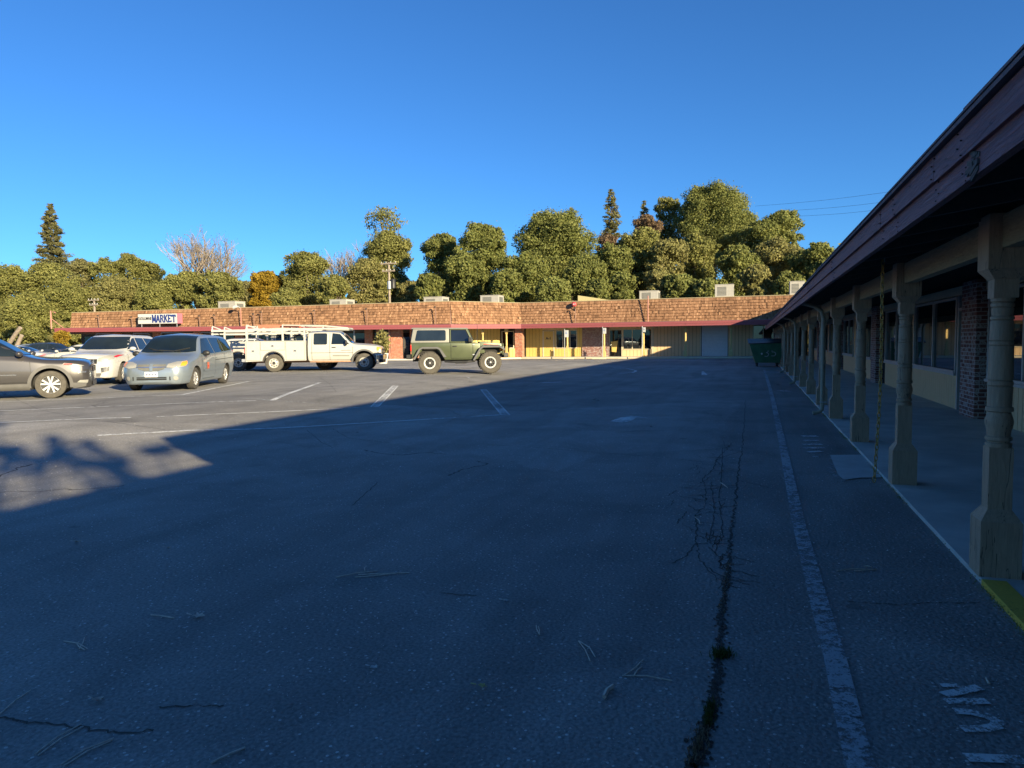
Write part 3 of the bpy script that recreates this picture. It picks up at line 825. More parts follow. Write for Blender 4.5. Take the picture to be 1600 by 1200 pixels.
def far_shell(root, i0, i1):
    def b(mb, name, mats, **k): return mb.build(name, mats, root, world=True, **k)
    mb = MB()
    for i in range(i0, i1):
        A = off(.0)[i]; B = off(.0)[i + 1]
        shakes(mb, (A.x, A.y, DZ[i]), (B.x, B.y, DZ[i + 1]), 3.05, 4.96, 8, .085, .32, .07, .17)
    b(mb, 'shake_mansard', M['shake'])
    mb = MB(); sweep(mb, [(.30, 2.95), (-.02, 4.97), (-.5, 4.97), (-.5, 2.95)], i0, i1, DZ); b(mb, 'mansard_wall', M['pipe'])
    mb = MB(); sweep(mb, [(.07, 4.975), (.07, 5.03), (-.6, 5.06), (-.6, 4.975)], i0, i1, DZ); b(mb, 'roof_edge', M['beam'])
    # canopy: roof, two fascia boards, soffit
    mb = MB(); sweep(mb, [(2.2, 3.03), (2.2, 3.00), (-1.2, 3.12), (-1.2, 3.16)], i0, i1, DZC); b(mb, 'canopy_roof', M['roofing'])
    for z0, z1, v in ((2.84, 3.03, 2.235), (2.66, 2.845, 2.215)):
        mb = MB(); sweep(mb, [(v, z0), (v, z1), (v - .05, z1), (v - .05, z0)], i0, i1, DZC); b(mb, 'fascia_board', M['fascia_far'])
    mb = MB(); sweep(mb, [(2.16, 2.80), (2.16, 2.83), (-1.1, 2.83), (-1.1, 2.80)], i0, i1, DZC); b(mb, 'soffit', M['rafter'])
    mb = MB(); sweep(mb, [(-1.02, 0), (-1.02, 2.81), (-8, 2.81), (-8, 0)], i0, i1, DZC); b(mb, 'dark_core', M['groove'])
    mb = MB(); sweep(mb, [(-.55, 2.95), (-.55, 4.7), (-14, 4.7), (-14, 2.95)], i0, i1, DZ); b(mb, 'roof', M['roofing'])
    mb = MB(); sweep(mb, [(-8, 0), (-8, 2.9), (-14, 2.9), (-14, 0)], i0, i1, DZ); b(mb, 'back_wall', M['siding_shaded'])
far_shell(MK, 0, 1); far_shell(SH, 1, 3)
mb = MB(); sweep(mb, [(1.45, -.05), (1.45, .13), (-1.1, .13), (-1.1, -.05)], 0, 3, [0] * 4)
mb.build('pavement', M['concrete'], bevel=.01)['kind'] = 'structure'
mb = MB(); sweep(mb, [(1.48, -.05), (1.48, .12), (1.452, .12), (1.452, -.05)], 1, 3, [0] * 4); mb.build('curb', M['trim'])['kind'] = 'structure'

class Seg:
    """local frame along wall i: u along from the mitred left end, v outward from the mansard line"""
    def __init__(s, i, v=-1.0):
        s.A = off(v)[i]; s.B = off(v)[i + 1]; s.u = (s.B - s.A).normalized(); s.n = Vector((s.u.y, -s.u.x)); s.v0 = v
    def P(s, u, v, z):
        q = s.A + s.u * u + s.n * v; return (q.x, q.y, z)
    def box(s, mb, u0, u1, v0, v1, z0, z1, m=0, c=None):
        mb.hexa([s.P(u0, v1, z0), s.P(u1, v1, z0), s.P(u1, v0, z0), s.P(u0, v0, z0), s.P(u0, v1, z1), s.P(u1, v1, z1), s.P(u1, v0, z1), s.P(u0, v0, z1)], m, c)
    def upx(s, px, py=535., v=0.):
        """where the ray through px meets the upright plane of this wall"""
        d = ray(px, py); o = s.A + s.n * v
        t = (o.x * s.n.x + o.y * s.n.y) / (d.x * s.n.x + d.y * s.n.y)
        return (Vector((d.x * t, d.y * t)) - s.A).dot(s.u)
    def zpx(s, px, py, v=0.):
        d = ray(px, py); o = s.A + s.n * v
        t = (o.x * s.n.x + o.y * s.n.y) / (d.x * s.n.x + d.y * s.n.y)
        return CH + d.z * t

s0, s1, s2 = Seg(0), Seg(1), Seg(2)
def fb(root, mb, name, mats, **k): return mb.build(name, mats, root, world=True, **k)
def fsiding(root, s, u0, u1, z0, z1, mat='siding'):
    mb = MB(); n = max(1, round((u1 - u0) / .3)); p = (u1 - u0) / n
    for i in range(n): s.box(mb, u0 + i * p + .012, u0 + (i + 1) * p - .012, 0, .03, z0, z1)
    p_ = fb(root, mb, 'siding', M[mat])
    mb = MB(); s.box(mb, u0, u1, -.015, .012, z0, z1); mb.build('backing', M['groove'], p_, world=True)
def fwin(root, s, u0, u1, z0, z1, splits=1, frame='trim', glass='pane'):
    mb = MB(); w = .07
    s.box(mb, u0, u0 + w, -.01, .06, z0, z1); s.box(mb, u1 - w, u1, -.01, .06, z0, z1)
    s.box(mb, u0 + w, u1 - w, -.01, .06, z1 - w, z1); s.box(mb, u0 + w, u1 - w, -.01, .08, z0, z0 + w)
    for k in range(1, splits + 1):
        c = u0 + (u1 - u0) * k / (splits + 1); s.box(mb, c - .035, c + .035, -.01, .055, z0 + w, z1 - w)
    f = fb(root, mb, 'window', M[frame])
    mb = MB(); s.box(mb, u0 + w * .9, u1 - w * .9, .0, .02, z0 + w * .9, z1 - w * .9)
    mb.build('pane', M[glass], f, world=True)
    return f
def fpost(root, s, u, v, mat, top=2.8):
    q = s.P(u, v, 0); mb = MB()
    pts = MB(); post_mb(pts, 0, 0, 2.33)
    k = (top - .12) / 2.33
    for p in pts.v: mb.v.append((q[0] + p[0] * 1.15, q[1] + p[1] * 1.15, .12 + p[2] * k))
    mb.f = pts.f; mb.m = pts.m; mb.c = pts.c
    fb(root, mb, 'post', M[mat], smooth=40)

# --- right-hand row
U = lambda px: s2.upx(px)
HZ = 2.79
mb = MB(); s2.box(mb, U(818), U(829), 1.9, 2.5, .12, HZ); fb(SH, mb, 'brick_pillar', M['brick_red'])
fsiding(SH, s2, U(822), U(848), .13, HZ)
mb = MB(); s2.box(mb, U(848), U(850), -.02, .07, .13, 2.5); s2.box(mb, U(864.5), U(866.5), -.02, .07, .13, 2.5); s2.box(mb, U(850), U(864.5), -.02, .07, 2.42, 2.5); d = fb(SH, mb, 'door', M['trim'])
mb = MB(); s2.box(mb, U(850.2), U(864.3), .0, .04, .14, 2.41); mb.build('door_leaf', M['siding'], d, world=True)
def on_wall(s, u, v, z, sz):
    m = Matrix(((s.u.x, 0, s.n.x, 0), (s.u.y, 0, s.n.y, 0), (0, 1, 0, 0), (0, 0, 0, 1)))
    p = s.P(u, v, z); m.translation = Vector(p); return m
def wtext(root, s, txt, u, v, z, size, mat, name, bold=0., sx=1.):
    mt = on_wall(s, u, v, z, size); mt.translation -= wloc(root)
    return text_mesh(txt, size, mat, name, root, mt, bold, .004, 'CENTER', sx)
wtext(d, s2, 'A-1', (U(850) + U(864.5)) / 2, .05, 1.78, .34, M['black'], 'door_number', .01)
fsiding(SH, s2, U(866.5), U(868.5), .13, HZ)
fwin(SH, s2, U(868.5), U(902), .86, 2.5, 2); fsiding(SH, s2, U(868.5), U(902), .13, .85); fsiding(SH, s2, U(902), U(910), .13, HZ)
for pa, pb in ((848, 902), (952, 1018.5)):
    mb = MB(); s2.box(mb, U(pa), U(pb), -.01, .05, 2.525, HZ); fb(SH, mb, 'wall_header', M['siding_shaded'])
for pa, pb, d in ((910, 938, .12), (938.2, 951.8, .14)):
    mb = MB(); s2.box(mb, U(pa), U(pb), -.02, d, .13, HZ); fb(SH, mb, 'brick_panel', M['brick'])
mb = MB(); s2.box(mb, U(952), U(953.3), -.02, .08, .13, 2.52); s2.box(mb, U(971.3), U(972.8), -.02, .08, .13, 2.52); s2.box(mb, U(953.3), U(971.3), -.02, .08, 2.44, 2.52); d = fb(SH, mb, 'door', M['trim'])
mb = MB(); s2.box(mb, U(953.3), U(971.3), 0, .03, .14, 2.44); mb.build('pane', M['pane_dark'], d, world=True)
mb = MB(); mb.hexa([s2.P(U(955.5), .05, .55), s2.P(U(963), .05, .5), s2.P(U(963), .034, .5), s2.P(U(955.5), .034, .55), s2.P(U(955), .05, 1.42), s2.P(U(965.5), .05, 1.5), s2.P(U(965.5), .034, 1.5), s2.P(U(955), .034, 1.42)]); mb.build('paper_poster', M['siding'], d, world=True)
fwin(SH, s2, U(973), U(1018.5), .72, 2.52, 2); fsiding(SH, s2, U(973), U(1018.5), .13, .71, 'siding_shaded')
for pa, pb in ((1018.6, 1021.5), (1093.5, 1095.5)):
    mb = MB(); s2.box(mb, U(pa), U(pb), -.01, .07, .13, 2.75); fb(SH, mb, 'wall_trim', M['trim'])
fsiding(SH, s2, U(1021.5), U(1093.5), .13, HZ, 'siding_shaded')
mb = MB(); n = 22
for k in range(n):
    z0 = .14 + k * (2.6 / n); s2.box(mb, U(1096.5), U(1137), -.02, .02 + .012 * (k % 2), z0, z0 + 2.6 / n - .006)
rd = fb(SH, mb, 'rollup_door', M['doorwhite'])
mb = MB(); s2.box(mb, U(1096.5), U(1137), -.03, -.022, .14, 2.74); mb.build('door_backing', M['metal'], rd, world=True)
fsiding(SH, s2, U(1137.5), U(1176), .13, HZ, 'siding_shaded')
fwin(SH, s2, U(1176), U(1209), .95, 2.7, 1); fsiding(SH, s2, U(1176), U(1209), .13, .94, 'siding_shaded')
mb = MB(); s2.box(mb, U(1209.5), U(1217), -.02, .3, .13, HZ); fb(SH, mb, 'brick_panel', M['brick'])
fsiding(SH, s2, U(1217), U(1225), .13, HZ, 'siding_shaded')
for px, mt in ((886.5, 'post_far'), (944, 'post_far'), (1005.5, 'post_far'), (1071, 'post_far'), (1142, 'post_far')):
    fpost(SH, s2, s2.upx(px, 540, 2.15), 2.15, mt)
# --- short angled front
V = lambda px: s1.upx(px)
Ls1 = (s1.B - s1.A).length
fsiding(SH, s1, .05, Ls1 * .70, .13, 2.8); 
fwin(SH, s1, Ls1 * .72, Ls1 * .90, .9, 2.5, 0, 'trim', 'pane_dark'); fsiding(SH, s1, Ls1 * .71, Ls1 * .92, .13, .88); fsiding(SH, s1, Ls1 * .92, Ls1 - .02, .13, 2.8)
mb = MB(); s1.box(mb, Ls1 * .35, Ls1 * .355, 0, .05, .13, 2.5); fb(SH, mb, 'wall_trim', M['trim'])
for px in (754.5, 791.5): fpost(SH, s1, s1.upx(px, 540, 2.1), 2.1, 'post_far')
mb = MB(); u = s1.upx(728.5, 540, 2.1); q = s1.P(u, 2.1, 0); mb.tube([(q[0], q[1], .1), (q[0], q[1], 2.8)], .035, 8); fb(SH, mb, 'pipe_post', M['trim'])
# --- market wing: dark shop windows, brick piers, slim posts
W = lambda px: s0.upx(px)
L0 = (s0.B - s0.A).length
u = .3
mb = MB(); hd = MB()
k = 0
while u < L0 - 3:
    w = 3.4
    fwin(MK, s0, u, u + w, .55, 2.5, 1, 'rafter', 'pane'); u += w + .02
    s0.box(mb, u, u + .75, -.02, .35, .13, 2.78); u += .8; k += 1
fb(MK, mb, 'brick_pier', M['brick_red'])
mb = MB(); s0.box(mb, .2, L0, -.02, -.012, .13, 2.78); fb(MK, mb, 'shop_front', M['dark'])
mb = MB(); s0.box(mb, .2, L0, -.01, .1, .13, .54); s0.box(mb, .2, L0, -.01, .05, 2.52, 2.8); fb(MK, mb, 'wall_header', M['rafter'])
for px, mt in ((608.5, 'pinkpost'), (554, 'metal'), (470, 'pinkpost'), (330, 'pinkpost')):
    u = s0.upx(px, 540, 2.0); q = s0.P(u, 2.0, 0); mb = MB(); mb.box(q[0] - .05, q[0] + .05, q[1] - .05, q[1] + .05, .1, 2.8); fb(MK, mb, 'slim_post', M[mt])
mb = MB(); s0.box(mb, s0.upx(611, 540, 1.6), s0.upx(628, 540, 1.6), 1.2, 1.7, .1, 2.78); fb(MK, mb, 'brick_pillar', M['brick_red'])
mb = MB(); s0.box(mb, s0.upx(611, 560, 1.6), s0.upx(640, 560, 1.6), 1.1, 1.75, .1, .62); fb(MK, mb, 'brick_planter', M['brick_red'])
mb = MB(); s0.box(mb, s0.upx(589, 540, .6), s0.upx(596, 540, .6), .2, .7, .1, 2.78); fb(MK, mb, 'brick_pillar', M['brick_red'])

# conduits with weatherheads on the mansard
def conduit(root, s, px, ytop, ybot=None, r=.035, hook=True, mat='pipe'):
    v = 1.62; u = s.upx(px, ytop, v); zt = s.zpx(px, ytop, v)
    mb = MB(); q = lambda du, dv, z: s.P(u + du, v + dv, z)
    mb.tube([q(0, 0, 3.02), q(0, 0, zt)], r, 8)
    p = fb(root, mb, 'conduit', M[mat], smooth=50)
    if hook:
        mb = MB(); mb.tube([q(0, 0, zt - .02), q(-.02, .02, zt + .04), q(-.07, .07, zt + .05), q(-.12, .11, zt - .03)], .05, 8)
        mb.build('weatherhead', M['pipedark'], p, world=True)
for px, yt in ((154, 494), (206, 496), (312, 494), (335.5, 493), (396.5, 491), (408.5, 488), (491.5, 486), (573, 483), (680.5, 480)):
    conduit(MK, s0, px, yt)
conduit(SH, s2, 899, 482); 
conduit(SH, s2, 1012.5, 462, hook=False, r=.04, mat='pinkpost')
conduit(MK, s0, 376, 481, hook=False, r=.04, mat='pinkpost')
# small lamp arm on the far left canopy
u = s0.upx(80, 505, 1.7); q = lambda du, dv, z: s0.P(u + du, 1.7 + dv, z)
mb = MB(); mb.tube([q(0, 0, 3.2), q(0, 0, 4.9), q(.5, 0, 4.72)], .06, 8); mb.tube([q(0, 0, 4.2), q(1.2, -.2, 3.2)], .03, 6)
fb(MK, mb, 'lamp_arm', M['pinkpost'])

# things on or against the far buildings
def hvac(px0, px1, py0, py1, Y, label, depth=1.3, tilt=0., base=None):
    a, b = aty(px0, py1, Y), aty(px1, py1, Y); zt = aty((px0 + px1) / 2, py0, Y).z
    z0 = base if base is not None else 4.7
    w = b.x - a.x
    r = empty('rooftop_unit', ((a.x + b.x) / 2, Y, z0), tilt, label, 'air conditioner', 'air conditioning units on the far roofs')
    h = zt - z0; mb = MB(); mb.box(-w / 2, w / 2, 0, depth, .0, h - .05); mb.box(-w / 2 - .03, w / 2 + .03, -.03, depth + .03, h - .05, h)
    mb.build('housing', M['hvac'], r, bevel=.015)
    mb = MB(); zz = h * .38
    n = 7
    for k in range(n): mb.box(-w * .36, w * .12, -.02, .0 - .002, zz + k * (h * .5 / n), zz + k * (h * .5 / n) + h * .5 / n * .6)
    mb.build('grille', M['hvacgrill'], r)
    mb = MB(); mb.box(w / 2 + .002, w / 2 + .02, .2, depth * .8, h * .4, h * .86); mb.build('side_grille', M['hvacgrill'], r)
    return r
hvac(341, 368, 470.5, 482, 60.5, 'low grey rooftop unit behind the market roof edge, left of the lamp pole', 1.5, base=4.2)
hvac(515, 541, 467.5, 475, 62, 'low pale rooftop unit above the white truck cab, left of the utility pole', 1.6, base=4.4)
hvac(662, 691, 463.5, 471, 62.5, 'low pale rooftop unit above the angled roof corner', 1.6, base=4.4)
hvac(750.5, 779, 461, 472, 63.8, 'squat cream rooftop unit above the sunlit angled front', 1.5)
hvac(999, 1028, 454, 468, 63.5, 'cream rooftop unit behind the thin pink pole', 1.5)
hvac(1117, 1146, 444, 464, 63.3, 'tallest cream rooftop unit, above the white roll up door', 1.5)
hvac(1234, 1257, 439, 459, 63.3, 'cream rooftop unit half hidden by the arcade eave', 1.5)
# yellow roof screen
a, b = aty(903, 470, 63.), aty(960, 470, 63.)
r = empty('roof_screen', ((a.x + b.x) / 2, 63., 4.7), 0, 'pale yellow wedge shaped roof screen on the shop roof', 'roof screen')
w = b.x - a.x; mb = MB(); mb.prism([(-w / 2, 0), (w / 2, 0), (w / 2, .36), (-w / 2, aty(904, 461.5, 63.).z - 4.7)], 'y', 0, .5); mb.build('screen_panel', M['yellowroof'], r)
# white dome vent
q = aty(601, 472, 63.5); r = empty('dome_vent', (q.x, 63.5, 4.6), 0, 'white dome roof vent in front of the utility pole', 'roof vent')
mb = MB(); mb.lathe([(.5, 0), (.5, .35)], (0, 0, 0), 'z', 16); mb.build('curb', M['hvac'], r)
mb = MB(); mb.lathe([(.55, .35), (.52, .5), (.38, .62), (.15, .68), (0, .69)], (0, 0, 0), 'z', 16); mb.build('dome', M['white'], r, smooth=50)
# floodlight on the pole by the market
v = 1.75; u = s0.upx(375, 481, v); z = s0.zpx(375, 481, v); q = Vector(s0.P(u, v, z))
r = empty('floodlight', q, 0, 'white floodlight on a pole above the truck rack', 'floodlight')
mb = MB(); mb.tube([(0, 0, 0), (-.1, -.1, .12), (-.22, -.22, .1)], .04, 8); mb.build('arm', M['metal'], r)
mb = MB(); mb.lathe([(.0, -.02), (.1, 0), (.16, .2), (.17, .32), (0, .32)], (0, 0, 0), 'x', 12); 
for i, p in enumerate(mb.v): mb.v[i] = (-p[0] - .15, p[1] - .25, p[2] + .12 - p[0] * .25)
mb.build('lamp_head', M['white'], r, smooth=50)
# red alarm bell
v = 1.5; u = s2.upx(897, 475.5, v); z = s2.zpx(897, 475.5, v); q = Vector(s2.P(u, v, z))
r = empty('alarm_bell', q, 0, 'round red alarm bell on the shake mansard', 'alarm bell')
mb = MB(); mb.lathe([(.0, -.14), (.12, -.13), (.19, -.08), (.21, 0), (.21, .03), (0, .03)], (0, 0, 0), 'y', 18); mb.build('gong', M['bell'], r, smooth=50)
mb = MB(); mb.lathe([(.0, -.165), (.06, -.16), (.06, -.13), (0, -.13)], (0, 0, 0), 'y', 12); mb.build('cap', M['white'], r)
mb = MB(); mb.box(-.2, .0, .035, .25, -.14, .18); mb.tube([(0, .1, -.2), (0, .5, -.9)], .04, 8); mb.build('bell_box', M['pipedark'], r)

# market sign
v = 2.0; u0 = s0.upx(215.5, 500, v); u1 = s0.upx(281.5, 500, v); uw = s0.upx(277, 500, v)
zb = s0.zpx(215, 506, v); zt = s0.zpx(215, 491.8, v); zb2 = s0.zpx(279, 505.5, v); zt2 = s0.zpx(279, 489, v)
q = Vector(s0.P((u0 + u1) / 2, v, 3.1))
sg = empty('market_sign', q, 0, 'white shop sign reading TUOLUMNE MARKET in black and blue letters with pink end', 'sign')
mb = MB(); s0.box(mb, u0, uw, v - .35, v, (zb + zb2) / 2, (zt + zt2) / 2); mb.build('sign_box', M['white'], sg, world=True, bevel=.02)
mb = MB(); s0.box(mb, uw + .003, u1, v - .35, v + .01, (zb + zb2) / 2, (zt + zt2) / 2 + .02); mb.build('sign_end', M['signpink'], sg, world=True)
mb = MB()
for uu in (u0 + .3, (u0 + u1) / 2, u1 - .4): mb.tube([s0.P(uu, v - .1, (zb + zb2) / 2), s0.P(uu - .12, v - .25, 3.02)], .05, 8)
mb.build('brackets', M['metal'], sg, world=True)
zc = (zb + zb2 + zt + zt2) / 4; hh = (zt + zt2 - zb - zb2) / 2; Wd = uw - u0
wtext(sg, s0, 'TUOLUMNE', u0 + Wd * .17, v + .006, zc + .02, hh * .40, M['black'], 'sign_lettering', .012, Wd * .30 / (hh * .40 * 4.55))
def slab(txt):
    """slab-serif capitals as strokes on a 0..1 box"""
    g = {'M': [((.12, 0), (.12, 1)), ((.12, 1), (.5, .15)), ((.5, .15), (.88, 1)), ((.88, 1), (.88, 0))], 'A': [((.12, 0), (.5, 1)), ((.5, 1), (.88, 0)), ((.28, .33), (.72, .33))],
         'R': [((.18, 0), (.18, 1)), ((.18, .93), (.7, .93)), ((.76, .93), (.76, .55)), ((.18, .5), (.72, .5)), ((.5, .5), (.88, 0))], 'K': [((.18, 0), (.18, 1)), ((.2, .42), (.84, 1)), ((.4, .55), (.88, 0))],
         'E': [((.18, 0), (.18, 1)), ((.18, .93), (.85, .93)), ((.18, .5), (.66, .5)), ((.18, .07), (.85, .07)), ((.82, .0), (.82, .25)), ((.82, .75), (.82, 1))], 'T': [((.5, 0), (.5, 1)), ((.08, .93), (.92, .93)), ((.1, 1), (.1, .7)), ((.9, 1), (.9, .7))]}
    sr = {'M': [(.12, 0), (.88, 0), (.1, 1), (.9, 1)], 'A': [(.12, 0), (.88, 0)], 'R': [(.18, 0), (.88, 0), (.15, 1)], 'K': [(.18, 0), (.88, 0), (.18, 1), (.84, 1)], 'E': [(.16, 0), (.16, 1)], 'T': [(.5, 0)]}
    return [(g[c], sr[c]) for c in txt]
mb = MB(); x0 = u0 + Wd * .365; lw = Wd * .60 / 6; z0 = zc - hh * .36; lh = hh * .74
for k, (st, se) in enumerate(slab('MARKET')):
    for (a, b) in st:
        A = Vector((x0 + k * lw + a[0] * lw * .98, z0 + a[1] * lh)); B = Vector((x0 + k * lw + b[0] * lw * .98, z0 + b[1] * lh)); t = (B - A).normalized(); nn = Vector((-t.y, t.x)) * lw * .16
        lift = v + .006 + .0006 * rng.random()
        mb.poly([s0.P(p.x, lift, p.y) for p in (A + nn, A - nn, B - nn, B + nn)])
    for (sx_, sz_) in se:
        xa = x0 + k * lw + sx_ * lw * .98; zz = z0 + sz_ * lh
        mb.poly([s0.P(p[0], v + .0075, p[1]) for p in ((xa - lw * .2, zz - lh * .05), (xa + lw * .2, zz - lh * .05), (xa + lw * .2, zz + lh * .05), (xa - lw * .2, zz + lh * .05))])
mb.build('sign_lettering', M['signblue'], sg, world=True)

# accessible-bay signs on poles
for px, pt, pb, lab in ((884, 516, 527, 'blue wheelchair sign on a pole by the door marked A-1'), (943.5, 512.5, 521.5, 'blue wheelchair sign on a white pole before the dark brick panel'), (1005.5, 511.5, 519, 'blue wheelchair sign on a pole before the wide shop window')):
    b = at(px - 2.5, 561); Y = b.y + .15
    r = empty('access_sign', (b.x, Y, 0), 0, lab, 'sign', 'wheelchair parking signs at the far kerb')
    zt = aty(px, pt, Y).z; zb = aty(px, pb, Y).z; w = (zt - zb) * .62
    mb = MB(); mb.tube([(0, .03, .0), (0, .03, zt + .1)], .03, 8); mb.build('pole', M['metal'], r)
    cx = aty(px + 1, pt, Y).x - b.x
    mb = MB(); mb.box(cx - w / 2, cx + w / 2, -.02, -.004, zb, zt); mb.build('sign_plate', M['white'], r, bevel=.008)
    mb = MB(); hz = zt - zb
    c0 = (cx - w * .02, zb + hz * .6); k = hz * .17
    pts = [(c0[0] + k * .75 * math.cos(a), -.029, c0[1] + k * .75 * math.sin(a)) for a in [R(150 + 12 * i) for i in range(19)]]
    mb.tube(pts, k * .12, 5); mb.tube([(c0[0] - k * .1, -.029, c0[1] + k * 1.25), (c0[0] - k * .05, -.029, c0[1] + k * .2), (c0[0] + k * .5, -.029, c0[1] + k * .15), (c0[0] + k * .8, -.029, c0[1] - k * .7)], k * .14, 5); mb.ellip((c0[0] - k * .1, -.029, c0[1] + k * 1.5), (k * .22, k * .12, k * .22), 8)
    mb.build('symbol', M['blueplaque'], r)
# concrete wheel stops
for i, (pa, pb) in enumerate((((845, 560.5), (868, 560.5)), ((880, 561), (896, 561)), ((925, 561), (950, 560.5)), ((966, 560.5), (985, 560)))):
    a, b = at(*pa), at(*pb); r = empty('wheel_stop', ((a.x + b.x) / 2, a.y, 0), 0, ['cream wheel stop before the door marked A-1', 'cream wheel stop at the foot of the first wheelchair sign', 'cream wheel stop before the dark brick panel', 'cream wheel stop at the edge of the shadow, below the shop window'][i], 'wheel stop', 'wheel stops along the far kerb')
    w = (b.x - a.x) / 2; mb = MB(); mb.prism([(-.09, .0), (.09, .0), (.06, .13), (-.06, .13)], 'x', -w, w); mb.build('stop_block', M['trim'], r, bevel=.01)

# dumpster
b = at(1186, 573); e = at(1214, 573)
dm = empty('dumpster', ((b.x + e.x) / 2 - .05, b.y + .6, .0), R(3), 'green steel dumpster with black lid and the number 35 chalked on it', 'dumpster')
sc = 1.06
mb = MB(); w0, w1 = .60 * sc, .92 * sc; z0, z1, z1b = .22, 1.18 * sc, 1.42 * sc; d0, d1 = .55, .75
# sides flare outward to the top, the top slopes up to the back
i = mb.add([(-w0, -d0, z0), (w0, -d0, z0), (w0, d0, z0), (-w0, d0, z0), (-w1, -d1, z1), (w1 * .9, -d1, z1 + .06), (w1 * .9, d1, z1b), (-w1, d1, z1b)])
for q in ((3, 2, 1, 0), (4, 5, 6, 7), (0, 1, 5, 4), (1, 2, 6, 5), (2, 3, 7, 6), (3, 0, 4, 7)): mb.face([i + k for k in q])
for zz, k in ((.45, .22), (.62, .42)):
    ww = w0 + (w1 - w0) * k; mb.box(-ww, ww * .93, -d0 - (d1 - d0) * k - .03, -d0 - (d1 - d0) * k + .02, zz + .5, zz + .54)
mb.box(w1 * .86, w1 * .98, -.2, .4, .75, .9)
body = mb.build('body', M['dump'], dm, bevel=.015)
mb = MB(); mb.hexa([(-w1 - .06, -d1 - .06, z1 + .012), (w1 * .92, -d1 - .06, z1 + .075), (w1 * .92, d1 + .02, z1b + .01), (-w1 - .06, d1 + .02, z1b + .01), (-w1 - .06, -d1 - .06, z1 + .05), (w1 * .92, -d1 - .06, z1 + .11), (w1 * .92, d1 + .02, z1b + .06), (-w1 - .06, d1 + .02, z1b + .06)])
mb.build('lid', M['black'], dm, bevel=.01)
for sx in (-1, 1):
    for sy in (-1, 1):
        mb = MB(); mb.lathe([(.0, -.035), (.085, -.035), (.085, .035), (0, .035)], (sx * w0 * .85, sy * d0 * .8, .09), 'x', 12); mb.box(sx * w0 * .85 - .05, sx * w0 * .85 + .05, sy * d0 * .8 - .04, sy * d0 * .8 + .06, .12, .24); mb.build('caster', M['black'], dm)
mt = Matrix.Translation((.12, -d0 - (d1 - d0) * .52 - .045, .76)) @ Matrix.Rotation(R(80), 4, 'X') @ Matrix.Rotation(R(4), 4, 'Z')
text_mesh('35', .66, M['hvac'], 'chalk_number', dm, mt, -.012, .003, 'CENTER', 1.1)
mb = MB(); mb.ellip((-.32, -d0 - (d1 - d0) * .5 - .03, .72), (.05, .012, .06), 8); mb.build('chalk_spot', M['white'], dm)
# ------------------------------------------------------------------ vehicles: lofted bodies with projected panels
def pchip(xs, ys, x):
    n = len(xs); h = [xs[i + 1] - xs[i] for i in range(n - 1)]; d = [(ys[i + 1] - ys[i]) / h[i] for i in range(n - 1)]
    m = [0.] * n
    for i in range(1, n - 1):
        if d[i - 1] * d[i] > 0: m[i] = 2 / (1 / d[i - 1] + 1 / d[i])
    m[0], m[-1] = d[0], d[-1]
    for i in range(n - 1):
        if x <= xs[i + 1] or i == n - 2:
            t = (x - xs[i]) / h[i]; t = max(0, min(1, t))
            return ys[i] * (2 * t**3 - 3 * t**2 + 1) + h[i] * m[i] * (t**3 - 2 * t**2 + t) + ys[i + 1] * (-2 * t**3 + 3 * t**2) + h[i] * m[i + 1] * (t**3 - t**2)

def rounded(pts, rad):
    out = [pts[0]]
    for i in range(1, len(pts) - 1):
        p = Vector(pts[i]); a = Vector(pts[i - 1]) - p; b = Vector(pts[i + 1]) - p
        ra = min(rad[i], a.length * .45); rb = min(rad[i], b.length * .45)
        pa = p + a.normalized() * ra if a.length > 1e-6 else p; pb = p + b.normalized() * rb if b.length > 1e-6 else p
        for k in range(5):
            t = k / 4; out.append(tuple(pa * (1 - t)**2 + p * 2 * t * (1 - t) + pb * t * t))
    out.append(pts[-1]); return out

def loft(st, n=64, rad=(0, .07, .22, .05, .10, 0), extra=()):
    """st rows: x zb wb zm wm zs ws zt wt zc  (rear to front); returns verts, faces"""
    st = sorted(st); xs = [r[0] for r in st]
    X = sorted(set([xs[0] + (xs[-1] - xs[0]) * k / n for k in range(n + 1)] + xs + list(extra)))
    V = []; F = []; K = None
    for x in X:
        zb, wb, zm, wm, zs, ws, zt, wt, zc = [pchip(xs, [r[j] for r in st], x) for j in range(1, 10)]
        half = rounded([(0, zb), (wb, zb), (wm, zm), (ws, zs), (wt, zt), (0, zc)], rad)
        ring = [(x, y, z) for y, z in half] + [(x, -y, z) for y, z in reversed(half[1:-1])]
        K = len(ring); V += ring
    for i in range(len(X) - 1):
        for k in range(K):
            k2 = (k + 1) % K; F.append((i * K + k, i * K + k2, (i + 1) * K + k2, (i + 1) * K + k))
    F.append(tuple(range(K))); F.append(tuple((len(X) - 1) * K + K - 1 - k for k in range(K)))
    return V, F

